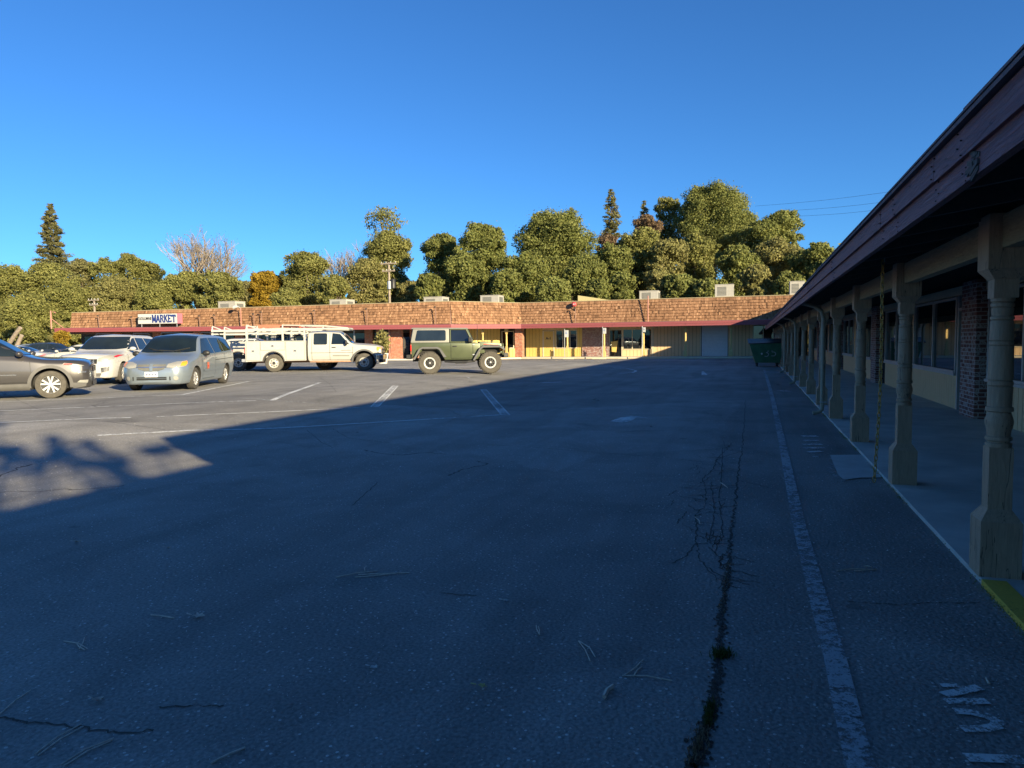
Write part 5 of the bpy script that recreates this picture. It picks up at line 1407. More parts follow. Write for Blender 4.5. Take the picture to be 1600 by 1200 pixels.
for s in (1, -1):
    arc = [R(-4 + 188 * q / 18) for q in range(19)]; mb = MB()
    for q0, q1 in zip(arc[:-1], arc[1:]):
        P = lambda r_, a_, y_: (2.0 + r_ * math.cos(a_), y_, .42 + r_ * math.sin(a_))
        mb.hexa([P(.50, q0, s * .93), P(.50, q1, s * .93), P(.57, q1, s * .93), P(.57, q0, s * .93), P(.50, q0, s * 1.01), P(.50, q1, s * 1.01), P(.57, q1, s * 1.0), P(.57, q0, s * 1.0)])
    mb.build('fender_flare', M['flare'], tk)
# service body
mb = MB(); side = [(-3.22, .47), (-3.22, 1.40), (-.58, 1.40), (-.58, .50)] + [(-2.0 + .50 * math.cos(q), .44 + .50 * math.sin(q)) for q in [R(6 + 168 * k / 14) for k in range(15)]]
for y0, y1 in ((-1.03, -.62), (.62, 1.03)): mb.prism(side, 'y', y0, y1)
mb.box(-3.2, -.6, -.615, .615, .62, .72); mb.box(-.66, -.585, -.615, .615, .72, 1.38); mb.box(-3.21, -3.15, -.615, .615, .72, 1.12)
mb.build('service_body', M['p_cream'], tk, bevel=.012)
for s in (1, -1):
    def dr(x0, x1, z0, z1):
        y = s * 1.03
        m_ = MB(); m_.box(x0, x1, min(y, y + s * .012), max(y, y + s * .012), z0, z1); d = m_.build('tool_box_door', M['p_cream'], tk, bevel=.006)
        m_ = MB(); cx = (x0 + x1) / 2; cz = (z0 + z1) / 2; m_.box(cx - .06, cx + .06, min(y + s * .013, y + s * .03), max(y + s * .013, y + s * .03), cz - .045, cz + .045); h_ = m_.build('latch', M['metal'], d)
        m_ = MB(); m_.box(cx - .035, cx + .035, min(y + s * .031, y + s * .036), max(y + s * .031, y + s * .036), cz - .02, cz + .02); m_.build('latch_slot', M['black'], d)
        m_ = MB(); yy = sorted((y + s * .0005, y + s * .004)); m_.box(x0 - .012, x1 + .012, yy[0], yy[1], z0 - .012, z1 + .012); m_.build('door_gap', M['cladding'], d)
    dr(-3.16, -2.58, .54, 1.36); dr(-2.54, -1.50, .99, 1.36); dr(-1.44, -.64, .54, 1.36)
    m_ = MB()
    for q0, q1 in zip([R(4 + 172 * k / 14) for k in range(14)], [R(4 + 172 * (k + 1) / 14) for k in range(14)]):
        P = lambda r_, a_, y_: (-2.0 + r_ * math.cos(a_), y_, .44 + r_ * math.sin(a_))
        m_.hexa([P(.46, q0, s * .62), P(.46, q1, s * .62), P(.497, q1, s * .62), P(.497, q0, s * .62), P(.46, q0, s * 1.02), P(.46, q1, s * 1.02), P(.497, q1, s * 1.02), P(.497, q0, s * 1.02)])
    m_.build('wheel_arch', M['cladding'], tk)
    m_ = MB(); m_.box(-3.27, -3.225, s * .9 - .07, s * .9 + .07, .85, 1.1); m_.build('tail_light', M['redlamp'], tk)
mb = MB(); mb.box(-3.4, -3.22, -.98, .98, .47, .60); mb.tube([(-3.4, 0, .45), (-3.6, 0, .45)], .04, 6); mb.build('rear_bumper', M['metal'], tk, bevel=.01)
mb = MB(); mb.box(-3.1, 2.4, -.45, -.36, .40, .52); mb.box(-3.1, 2.4, .36, .45, .40, .52); mb.tube([(-2., -.75, .40), (-2., .75, .40)], .07, 8); mb.tube([(2., -.75, .40), (2., .75, .40)], .06, 8); mb.build('chassis_frame', M['rust'], tk)
mb = MB(); mb.box(-.4, 1.45, -.98, -.86, .41, .47); mb.box(-.4, 1.45, .86, .98, .41, .47); mb.build('step_rail', M['rust'], tk)
# ladder rack
def bar(mb, *pts, r=.035): mb.tube(pts, r, 6)
mb = MB()
for s in (1, -1):
    y = s * .95
    for x in (-3.14, -1.58, -.62):
        mb.box(x - .04, x + .04, y - .04, y + .04, 1.40, 1.98)
    mb.box(-3.18, -.1, y - .035, y + .035, 1.86, 1.96); mb.box(-3.18, -.58, y - .03, y + .03, 1.72, 1.78)
    bar(mb, (-.1, y, 1.93), (1.30, y * .92, 1.90), r=.045); bar(mb, (-.62, y, 2.08), (.2, y, 2.06), (1.30, y * .92, 1.95), r=.035)
    bar(mb, (-3.14, y, 1.98), (-3.14, y, 2.10)); bar(mb, (-3.14, y, 2.12), (-2.75, y, 1.96), r=.03); bar(mb, (-1.58, y, 1.96), (-1.58, y, 2.12))
    bar(mb, (-.62, y, 1.6), (-.95, y, 1.90), r=.03); bar(mb, (-1.58, y, 2.10), (-.62, y, 2.08), r=.03); bar(mb, (.2, y, 2.06), (.2, y, 1.9), r=.03)
for x, z in ((-3.14, 1.92), (-1.58, 1.92), (-.62, 2.06), (.2, 2.03), (1.30, 1.92)):
    bar(mb, (x, -.95 if x < 1 else -.88, z), (x, .95 if x < 1 else .88, z), r=.04)
mb.build('ladder_rack', M['p_cream'], tk)
tk2 = copy_tree(tk)
tk2['label'] = 'second white utility truck mostly hidden behind the first, its rear wheel in shade'
q = at(374, 579.3); tk2.location = Vector((q.x, q.y, gz(q.x, q.y))) + hv * 2.0 * K + lv * .82 * K
# orange ladder on the rack: a thing of its own
ld = empty('orange_ladder', tk.location + Vector((0, 0, 0)) + hv * (-2.0 * K) - lv * (.55 * K) + Vector((0, 0, 2.0 * K)), hd, 'orange fibreglass ladder lying on the white truck rack', 'ladder')
mb = MB()
for y in (-.22, .22): mb.box(-.75, 1.2, y - .02, y + .02, .0, .13)
ld_r = mb.build('rail', M['orange'], ld); mb = MB()
for k in range(7): mb.tube([(-.6 + k * .28, -.2, .06), (-.6 + k * .28, .2, .06)], .015, 6)
mb.build('rung', M['metal'], ld)
# ---------- green off-roader
a, b = at(675, 585), at(762, 583.5)
c0 = (a + b) / 2; hd = R(24); hv = Vector((math.cos(hd), math.sin(hd), 0)); lv = Vector((-hv.y, hv.x, 0)); c0 = c0 + lv * .80
K = 1.02 * (b - a).length / 2.42
jp = empty('off_road_car', (c0.x, c0.y, gz(c0.x, c0.y)), hd, 'olive green two door off roader with grey hardtop, big mud tyres and spare wheel', 'off-road car')
jp.scale = (K, K, K)
X0 = -1.21
WR = .44
xf, xr = 1.21, -1.21
def jw(s):
    """tub side outline with square wheel arches"""
    return [(-1.93, .62), (-1.93, 1.25), (.62, 1.25), (.80, 1.20), (.80, .62), (.62, .56), (-.60, .56), (-.72, .72), (-.95, 1.0), (-1.45, 1.0), (-1.72, .72)]
mb = MB()
mb.prism(jw(1), 'y', -.80, .80)
body = mb.build('body', M['p_green'], jp, bevel=.03, smooth=40)
mb = MB()   # nose: hood tapering forward
mb.hexa([(.78, -.74, .80), (1.72, -.60, .80), (1.72, .60, .80), (.78, .74, .80), (.78, -.72, 1.28), (1.70, -.56, 1.20), (1.70, .56, 1.20), (.78, .72, 1.28)])
mb.build('hood', M['p_green'], jp, bevel=.035, smooth=40)
mb = MB(); mb.box(1.721, 1.76, -.62, .62, .72, 1.19); gr = mb.build('grille', M['p_green'], jp, bevel=.02)
mb = MB()
for k in range(7): y = -.27 + k * .09; mb.box(1.761, 1.765, y - .025, y + .025, .84, 1.10)
mb.build('grille_slots', M['black'], gr)
for s in (1, -1):
    mb = MB(); mb.lathe([(.0, .03), (.10, .02), (.105, 0)], (1.762, s * .44, 1.0), 'x', 16); mb.build('headlight', M['lamp'], jp, smooth=40)
    mb = MB(); mb.box(1.60, 1.74, s * .64 - .05, s * .64 + .10, .90, 1.0); mb.build('turn_signal', M['amber'], jp, bevel=.01)
mb = MB(); mb.box(1.0, 1.55, -.6, .6, 1.262, 1.28); mb.box(1.02, 1.6, -.742, -.738, 1.14, 1.155); mb.build('hood_panel', M['cladding'], jp)
mb = MB(); mb.hexa([(.95, -.712, 1.16), (1.55, -.624, 1.12), (1.55, -.62, 1.12), (.95, -.70, 1.16), (.95, -.712, 1.18), (1.55, -.624, 1.14), (1.55, -.62, 1.14), (.95, -.70, 1.18)]); mb.build('hood_decal', M['redlamp'], jp)
# flares
for s in (1, -1):
    for xc in (xf, xr):
        out = [(-.66, .60), (-.42, 1.03), (-.30, 1.10), (.32, 1.10), (.44, 1.03), (.66, .70)] if xc < 0 else [(-.70, .56), (-.42, 1.05), (-.30, 1.13), (.40, 1.13), (.54, 1.04), (.60, .98)]
        inn = [(-.58, .60), (-.37, .98), (-.27, 1.035), (.29, 1.035), (.39, .98), (.56, .68)] if xc < 0 else [(-.62, .56), (-.37, .99), (-.27, 1.06), (.38, 1.06), (.49, .99), (.55, .93)]
        mb = MB(); y0, y1 = (s * .62, s * .96)
        for (p0, p1, q0, q1) in zip(out[:-1], out[1:], inn[:-1], inn[1:]):
            mb.hexa([(xc + p0[0], y0, p0[1]), (xc + p1[0], y0, p1[1]), (xc + q1[0], y0, q1[1]), (xc + q0[0], y0, q0[1]), (xc + p0[0], y1, p0[1] - .02), (xc + p1[0], y1, p1[1] - .02), (xc + q1[0], y1, q1[1] - .02), (xc + q0[0], y1, q0[1] - .02)])
        mb.build('fender_flare', M['flare'], jp, smooth=45)
# hardtop, cab opening, windscreen frame
mb = MB(); mb.hexa([(-1.96, -.76, 1.252), (-.42, -.76, 1.252), (-.42, .76, 1.252), (-1.96, .76, 1.252), (-1.86, -.66, 1.80), (-.42, -.66, 1.80), (-.42, .66, 1.80), (-1.86, .66, 1.80)])
mb.hexa([(-1.95, -.68, 1.803), (.36, -.66, 1.79), (.36, .66, 1.79), (-1.95, .68, 1.803), (-1.90, -.62, 1.86), (.30, -.60, 1.84), (.30, .60, 1.84), (-1.90, .62, 1.86)])
mb.build('hardtop', M['top'], jp, bevel=.03, smooth=40)
mb = MB(); mb.hexa([(-.415, -.758, 1.252), (.50, -.758, 1.252), (.50, .758, 1.252), (-.415, .758, 1.252), (-.415, -.658, 1.785), (.28, -.658, 1.785), (.28, .658, 1.785), (-.415, .658, 1.785)])
mb.build('cabin', M['dark'], jp)
for s in (1, -1):
    def sp(x, z, o=.006): t = (z - 1.252) / .55; return (x, s * (.76 - .10 * t + o), z)
    mb = MB(); mb.poly([sp(-1.76, 1.33, .012), (sp(-1.78, 1.36, .012)), sp(-1.70, 1.72, .012), sp(-1.66, 1.75, .012), sp(-.60, 1.75, .012), sp(-.56, 1.70, .012), sp(-.56, 1.36, .012), sp(-.60, 1.33, .012)]); mb.build('window', M['autoglass'], jp)
    mb = MB(); mb.poly([sp(-.34, 1.30, .012), sp(-.34, 1.74, .012), sp(.22, 1.74, .012), sp(.44, 1.30, .012)]); mb.build('window', M['pane'], jp)
    mb = MB()
    for p, q in (((-.38, 1.26), (-.38, 1.78)), ((-.38, 1.77), (.26, 1.77)), ((.26, 1.77), (.50, 1.26)), ((-.38, 1.275), (.50, 1.275))): mb.tube([sp(*p, .008), sp(*q, .008)], .026, 6)
    mb.build('door_frame', M['p_green'], jp)
    mb = MB(); yy = s * .803
    for p, q in (((-.36, 1.22), (-.36, .62)), ((-.36, .62), (.52, .62)), ((.52, .62), (.52, 1.22))): mb.tube([(p[0], yy, p[1]), (q[0], yy, q[1])], .008, 4)
    mb.build('door_seam', M['black'], jp)
    mb = MB(); mb.box(-.28, -.12, min(yy, yy + s * .03), max(yy, yy + s * .03), 1.08, 1.12); mb.build('door_handle', M['black'], jp, bevel=.008)
    mb = MB(); mb.box(.50, .60, min(yy, yy + s * .02), max(yy, yy + s * .02), 1.14, 1.18); mb.box(.50, .60, min(yy, yy + s * .02), max(yy, yy + s * .02), .74, .78); mb.build('hinge', M['metal'], jp)
    mb = MB(); mb.box(.34, .48, s * .84, s * .84 + s * .16, 1.27, 1.45) if s > 0 else mb.box(.34, .48, -1.0, -.84, 1.27, 1.45); mb.tube([(.46, s * .78, 1.22), (.42, s * .88, 1.3)], .025, 6); mb.build('mirror', M['black'], jp, bevel=.03)
    mb = MB(); mb.box(-1.97, -1.925, s * .70 - .09, s * .70 + .08, .92, 1.16); mb.build('tail_light', M['redlamp'], jp, bevel=.012)
    mb = MB(); mb.tube([(-.62, s * .80, .50), (-.3, s * .86, .48), (.3, s * .86, .48), (.60, s * .80, .50)], .04, 8); mb.box(-.2, .25, s * .90 - .06, s * .90 + .06, .40, .43); mb.build('side_step', M['black'], jp)
mb = MB(); mb.hexa([(.52, -.74, 1.26), (.56, -.74, 1.26), (.56, .74, 1.26), (.52, .74, 1.26), (.28, -.65, 1.80), (.32, -.65, 1.80), (.32, .65, 1.80), (.28, .65, 1.80)]); wsf = mb.build('windshield_frame', M['p_green'], jp)
mb = MB(); mb.hexa([(.552, -.66, 1.31), (.567, -.66, 1.31), (.567, .66, 1.31), (.552, .66, 1.31), (.345, -.58, 1.76), (.36, -.58, 1.76), (.36, .58, 1.76), (.345, .58, 1.76)]); mb.build('windshield', M['autoglass'], wsf)
mb = MB(); mb.hexa([(-1.985, -.55, 1.32), (-1.97, -.55, 1.32), (-1.97, .55, 1.32), (-1.985, .55, 1.32), (-1.90, -.5, 1.76), (-1.885, -.5, 1.76), (-1.885, .5, 1.76), (-1.90, .5, 1.76)]); mb.build('rear_window', M['autoglass'], jp)
mb = MB(); mb.prism([(1.78, -.62), (1.96, -.55), (1.98, 0), (1.96, .55), (1.78, .62)], 'z', .62, .80); mb.build('bumper', M['black'], jp, bevel=.03)
mb = MB(); mb.box(1.5, 1.79, -.45, .45, .62, .76); mb.box(-2.14, -1.94, -.72, .72, .60, .78); mb.build('rear_bumper', M['black'], jp, bevel=.02)
mb = MB(); mb.box(-1.9, 1.6, -.42, -.34, .50, .62); mb.box(-1.9, 1.6, .34, .42, .50, .62); mb.tube([(xf, -.75, WR), (xf, .75, WR)], .06, 8); mb.tube([(xr, -.75, WR), (xr, .75, WR)], .06, 8); mb.ellip((xr, 0, WR), (.17, .17, .16), 10); mb.ellip((xf, .2, WR), (.16, .16, .15), 10)
mb.box(-1.6, 1.5, -.7, .7, .60, .95); 
for s in (1, -1):
    for x in (xf - .12, xr - .12): mb.tube([(x, s * .55, .45), (x - .05, s * .5, .9)], .05, 8)
mb.build('chassis', M['under'], jp)
wheels(jp, xf, xr, .80, WR, .30, .245, 'mud', tyre='tyre_dusty', rim='white')
sp_ = wheel(jp, 0, .01, .43, .28, .235, 'mud', tyre='tyre', rim='white', name='spare_wheel'); sp_.location = (-2.16, .05, 1.05); sp_.rotation_euler = (0, 0, R(90))
mb = MB(); mb.box(-2.03, -1.97, -.1, .2, .9, 1.15); mb.build('spare_carrier', M['black'], jp)
mb = MB(); mb.tube([(.72, -.76, 1.20), (.70, -.77, 2.0)], .008, 5); mb.build('antenna', M['black'], jp)
mb = MB()
for k in range(3): mb.box(.62 + k * .06, .66 + k * .06, -.806, -.802, .82, .87)
mb.build('side_badge', M['top'], jp)

# ---------- flower pot by the brick pillar
q = at(598, 568); pt = empty('potted_plant', (q.x, q.y, .12), 0, 'leafy green plant in a pale pot before the market pillar', 'potted plant')
mb = MB(); mb.lathe([(.0, 0), (.28, 0), (.40, .75), (.36, .76), (.34, .68), (0, .68)], (0, 0, 0), 'z', 14); mb.build('pot', M['concrete'], pt)
g = np.random.default_rng(8); n = 500; d = g.normal(size=(n, 3)); d /= np.linalg.norm(d, axis=1, keepdims=True)
ss_quads('foliage', d * np.array([.55, .55, .8]) * g.uniform(.4, 1, (n, 1)) + np.array([0, 0, 1.5]), g.uniform(.06, .14, n), g.uniform(.3, 1, n), M['leaf_pale'], pt)

# ------------------------------------------------------------------ trees
GL = np.random.default_rng(21)
def limb(mb, a, b, r0, r1, n=5, amp=.12):
    a, b = Vector(a), Vector(b); d = (b - a).length
    pts = [a.lerp(b, k / n) + Vector((rng.uniform(-1, 1), rng.uniform(-1, 1), rng.uniform(-.4, .4))) * amp * d * (0 if k in (0, n) else .5) for k in range(n + 1)]
    mb.tube(pts, [r0 + (r1 - r0) * k / n for k in range(n + 1)], 7)
    return pts

def tree(px, ptop, pw, Y, label, name='oak_tree', cat='tree', leaf='leaf_oak', pbot=None, n=6500, size=.30, kind='oak', lobes=16, group=None, seed=1, trunkmat='bark', fill=.7, dy=1.0, pts=None):
    """crown silhouette measured in the picture at distance Y: centre px, top ptop, half width pw, lower edge pbot"""
    g = np.random.default_rng(seed * 17 + 3); rr = random.Random(seed)
    top = aty(px, ptop, Y); gx = top.x
    z0 = max(gz(gx, Y), hill(gx, Y) if 66 < Y < 190 else 0) - .05
    m = (top - Vector((0, 0, CH))).dot(FW) / CF
    w = pw * m * 1.04; zt = top.z; n = int(n * (4.6 if kind == 'oak' else 2.6)); size = size * (.44 if kind == 'oak' else .62)
    zb = aty(px, pbot, Y).z if pbot else z0 + (zt - z0) * .25
    zb = max(zb, z0 + .2)
    root = empty(name, (gx, Y, z0), 0, label, cat, group)
    H = zt - z0; hb = zb - z0; mb = MB(); cen = []
    if kind == 'oak':
        lobes = int(1.7 * lobes * max(1, .75 * (H - hb) / (2 * w)))
        for k in range(lobes):
            th = rr.uniform(0, 2 * math.pi); v = rr.uniform(0, 1)
            zz = hb + (H - hb) * (.08 + .92 * v)
            t_ = (zz - hb) / (H - hb); up = min(.62, .9 * w / (H - hb) + .12)
            prof = math.sqrt(max(.02, 1 - (max(0, t_ - (1 - up)) / up) ** 2)) * (.82 + .18 * min(1, t_ / .35))
            s = w * rr.uniform(.15, .33)
            rad = max(0, w * prof * rr.uniform(.86, 1.08) - s * .8) * math.sqrt(rr.uniform(.25, 1.))
            cen.append((rad * math.cos(th), rad * math.sin(th) * dy, min(zz, H - s * .82), s))
        cen.append((rr.uniform(-.2, .2) * w, 0, H - w * .36, w * .36))
        for q_ in range(5): cen.append((w * .46 * math.cos(1.257 * q_ + seed), w * .46 * math.sin(1.257 * q_ + seed), H - w * rr.uniform(.46, .66), w * rr.uniform(.30, .38)))
        for q_ in range(max(2, int((H - hb) / w * 1.6))): cen.append((rr.uniform(-.2, .2) * w, 0, hb + (H - hb) * (.08 + .75 * q_ / max(1, int((H - hb) / w * 1.6))), w * .55))
        for (cx, cy, cz, s) in list(cen):
            for q_ in range(4):
                a_ = rr.uniform(0, 6.283); e_ = rr.uniform(-.5, 1.2); k_ = s * rr.uniform(.75, 1.1)
                cen.append((cx + k_ * math.cos(a_) * math.cos(e_), cy + k_ * math.sin(a_) * math.cos(e_), min(cz + k_ * math.sin(e_) * .85, H - s * .2), s * rr.uniform(.28, .50)))
        area = np.array([c[3] ** 2 for c in cen]); cnt = (n * area / area.sum()).astype(int)
        P = []; N = []; I = []
        for (cx, cy, cz, s), q in zip(cen, cnt):
            d = g.normal(size=(q, 3)); d /= np.linalg.norm(d, axis=1, keepdims=True)
            r = s * (1.04 - np.abs(g.normal(0, .36, (q, 1)))) * (1 + .13 * np.sin(d[:, :1] * 5 + cx) * np.sin(d[:, 2:] * 6 + cy))
            p = d * r * np.array([1, 1, .82]) + np.array([cx, cy, cz])
            P.append(p); N.append(d * .8 + g.normal(0, .6, (q, 3))); I.append(np.clip(g.normal(.5, .2, q), 0, 1))
        P, N, I = np.concatenate(P), np.concatenate(N), np.concatenate(I)
        # loose twig tips beyond the outline
        k = n // 6; j = g.integers(0, len(P), k); P = np.concatenate([P, P[j] + N[j] * w * .07 * g.uniform(.2, 1.15, (k, 1))]); N = np.concatenate([N, N[j]]); I = np.concatenate([I, I[j]])
        P[:, 2] = np.maximum(P[:, 2], .15)
        ss_quads('crown', P, g.uniform(.6, 1.25, len(P)) * size, I, M[leaf], root, N)
        tk_ = hb + (H - hb) * .25
        limb(mb, (0, 0, -.3), (rr.uniform(-.2, .2) * w, 0, tk_), w * .075 + .08, w * .05 + .04)
        for (cx, cy, cz, s) in cen[:9]: limb(mb, (0, 0, tk_ * rr.uniform(.6, 1)), (cx * .9, cy * .9, cz), w * .035 + .03, .03)
    elif kind == 'pine':
        P = []; N = []; I = []
        limb(mb, (0, 0, -.3), (0, 0, H * .985), H * .018 + .06, .03, 8, .01)
        tiers = int(10 + H * 1.1)
        for t in range(tiers):
            v = t / tiers; zz = hb + (H - hb) * v
            for k in range(rr.randint(4, 6)):
                th = rr.uniform(0, 6.283); Lb = w * ((1 - v) ** .8) * rr.uniform(.55, 1.12) + .15
                e = Vector((math.cos(th) * Lb, math.sin(th) * Lb, zz + Lb * (.10 if v > .5 else -.05)))
                mb.tube([(0, 0, zz), tuple(e)], [.035, .012], 4)
                q = max(6, int(n * Lb / (tiers * 5 * w * .6)))
                f = np.sqrt(g.uniform(.08, 1, (q, 1))); b_ = np.array([0, 0, zz]) + (np.array(e) - np.array([0, 0, zz])) * f
                b_ = b_ + g.normal(0, 1, (q, 3)) * np.array([.16, .16, .11]) * (.5 + Lb * .35)
                P.append(b_); N.append(np.array([0, 0, .7]) + g.normal(0, .7, (q, 3))); I.append(np.clip(g.normal(.45, .22, q), 0, 1))
        P, N, I = np.concatenate(P), np.concatenate(N), np.concatenate(I)
        ss_quads('crown', P, g.uniform(.5, 1.2, len(P)) * size, I, M[leaf], root, N, aspect=.45)
    elif kind == 'bare':
        tips = []
        limb(mb, (0, 0, -.3), (0, 0, H * .30), w * .05 + .12, w * .04 + .06)
        def grow(a, d, Lg, r_, lv_):
            b_ = a + d * Lg; mid = a.lerp(b_, .5) + Vector((rr.uniform(-1, 1), rr.uniform(-1, 1), rr.uniform(-.3, .6))) * Lg * .08
            r_ = max(r_, .030); mb.tube([a, mid, b_], [r_, r_ * .85, max(.022, r_ * .6)], 5 if lv_ < 2 else 3)
            if lv_ >= 4: tips.append(b_); return
            for k in range(3 if lv_ < 2 else rr.randint(2, 4)):
                v_ = Vector((rr.gauss(0, 1), rr.gauss(0, 1), rr.gauss(.35, .6))).normalized()
                dd = (d * 1.25 + v_ * .62).normalized()
                s_ = a.lerp(b_, rr.uniform(.55, 1.)); grow(s_, dd, Lg * rr.uniform(.60, .84), r_ * .56, lv_ + 1)
        for k in range(9):
            th = 6.283 * k / 7 + rr.uniform(-.3, .3); sp = rr.uniform(.12, .62)
            grow(Vector((0, 0, H * rr.uniform(.22, .3))), Vector((math.cos(th) * sp, math.sin(th) * sp, 1)).normalized(), H * .27, w * .03 + .04, 0)
        if n:
            T = np.array([tuple(t) for t in tips]); j = g.integers(0, len(T), n)
            P = T[j] + g.normal(0, .28, (n, 3)) * .9
            ss_quads('crown', P, g.uniform(.4, 1.1, n) * size, np.clip(g.normal(.5, .2, n), 0, 1), M[leaf], root)
    mb.build('trunk', M[trunkmat], root, smooth=60)
    return root

# right-hand hillside oaks
tree(690, 366, 38, 92, 'dark live oak at the left end of the oak group, beside the open sky', pbot=478, seed=2, leaf='leaf_oak', n=7500)
tree(752, 351, 47, 88, 'live oak with a bright right side, left of the biggest round oak', pbot=474, seed=3, n=8000)
tree(725, 395, 40, 82, 'lower live oak in front of the two left oaks', pbot=474, seed=14, n=5000)
tree(865, 334, 76, 94, 'biggest round live oak behind the angled shop front', pbot=470, seed=4, n=14000, lobes=26)
tree(822, 392, 40, 84, 'lower leafy oak below the left side of the big round oak', pbot=472, seed=5, n=5000)
tree(915, 405, 40, 84, 'dark leafy oak below the right side of the big round oak', pbot=452, seed=6, n=5000)
tree(893, 324, 13, 112, 'small pine tip poking above the biggest round oak', 'pine_tree', leaf='leaf_pine', pbot=400, seed=7, kind='pine', n=2500, size=.34)
tree(955, 294, 23, 118, 'tall narrow pine right of the biggest round oak', 'pine_tree', leaf='leaf_pine', pbot=420, seed=8, kind='pine', n=4200, size=.36)
tree(1007, 312, 17, 122, 'slim pine behind the brown dead tree', 'pine_tree', leaf='leaf_pine', pbot=420, seed=9, kind='pine', n=2600, size=.36)
tree(1012, 336, 28, 112, 'brown dead looking tree between the slim pine and the hilltop oak', 'dead_tree', leaf='leaf_brown', pbot=420, seed=10, n=4200, size=.26)
tree(948, 366, 20, 106, 'pale brown bushy tree under the tall narrow pine', 'dead_tree', leaf='leaf_brown', pbot=430, seed=11, n=2600, size=.26)
tree(1042, 307, 26, 120, 'thin leafy tree left of the hilltop oak', leaf='leaf_olive', pbot=400, seed=12, n=2600, lobes=10)
tree(1118, 292, 76, 116, 'huge dark live oak on top of the hill', pbot=420, seed=13, n=15000, lobes=30)
tree(1186, 345, 34, 106, 'oak filling the gap between the hilltop oak and its right shoulder', pbot=440, seed=80, n=4200)
tree(1256, 392, 30, 90, 'low round oak filling the sky gap by the arcade eave', pbot=478, seed=81, n=4600)
tree(1218, 330, 38, 108, 'live oak at the right shoulder of the hilltop oak', pbot=430, seed=15, n=5200)
for (px, pt, pw, Y, lab, sd, lf) in ((958, 380, 36, 88, 'live oak behind the yellow roof screen', 16, 'leaf_oak'), (1000, 356, 42, 94, 'tall bushy oak above the rooftop unit by the pink pole', 17, 'leaf_olive'), (1045, 372, 34, 90, 'pale bushy oak left of the tallest rooftop unit', 18, 'leaf_pale'),
        (1090, 366, 38, 96, 'spreading oak just below the huge hilltop oak', 19, 'leaf_olive'), (1150, 385, 40, 90, 'bushy oak behind the tallest rooftop unit', 20, 'leaf_oak'), (1215, 372, 48, 94, 'broad pale oak near the arcade eave', 22, 'leaf_pale'), (1282, 380, 30, 86, 'low oak meeting the arcade eave', 23, 'leaf_oak'),
        (1030, 420, 26, 80, 'low bush between two rooftop units', 24, 'leaf_pale'), (975, 425, 24, 80, 'low dark bush right of the yellow screen', 25, 'leaf_oak'), (1180, 415, 28, 80, 'low bushy oak right of the tallest rooftop unit', 26, 'leaf_pale')):
    tree(px, pt, pw, Y, lab, pbot=478, seed=sd, leaf=lf, n=5600)
for (px, pt, pw, Y, lab, sd) in ((672, 428, 26, 80, 'low dark oak at the foot of the leftmost oak of the group', 70), (790, 420, 30, 79, 'low dark oak in the gap left of the biggest round oak', 71), (862, 432, 34, 78, 'low leafy oak in front of the biggest round oak', 72), (935, 436, 26, 79, 'low oak just left of the yellow roof screen', 73),
        (1062, 430, 30, 79, 'low oak left of the tallest rooftop unit', 74), (1105, 436, 24, 78, 'small oak against the tallest rooftop unit', 75), (1232, 424, 28, 79, 'low oak beside the half hidden rooftop unit', 76)):
    tree(px, pt, pw, Y, lab, pbot=480, seed=sd, leaf='leaf_oak', n=4200)
# centre
tree(601, 322, 36, 100, 'tall tree with an open feathery top behind the utility pole', 'tall_tree', leaf='leaf_olive', pbot=372, seed=30, n=420, size=.34, lobes=16)
tree(606, 362, 46, 96, 'full round crown below the feathery top, behind the utility pole', leaf='leaf_olive', pbot=480, seed=31, n=8000)
tree(570, 405, 36, 92, 'bushy olive tree left of the utility pole', leaf='leaf_pale', pbot=480, seed=32, n=5200)
tree(640, 440, 22, 88, 'small pale bush right of the utility pole', 'bush', leaf='leaf_pale', pbot=480, seed=33, n=2600)
tree(480, 394, 40, 92, 'open oak between the yellow tree and the grey bare tree', leaf='leaf_olive', pbot=482, seed=34, n=6000, lobes=20)
tree(520, 430, 30, 86, 'low olive bush right of the open oak', 'bush', leaf='leaf_olive', pbot=482, seed=35, n=3800)
tree(545, 386, 22, 98, 'grey leafless tree left of the feathery tall tree', 'bare_tree', leaf='leaf_grey', pbot=470, seed=36, kind='bare', n=600, size=.13, trunkmat='barkpale')
tree(413, 424, 26, 90, 'yellow autumn tree above the market roof', 'autumn_tree', leaf='leaf_yellow', pbot=482, seed=37, n=4200)
tree(437, 430, 24, 94, 'half yellow tree right of the yellow autumn tree', 'autumn_tree', leaf='leaf_pale', pbot=482, seed=38, n=3600)
tree(447, 455, 24, 82, 'low green bush right of the yellow autumn tree', 'bush', leaf='leaf_olive', pbot=484, seed=39, n=3200)
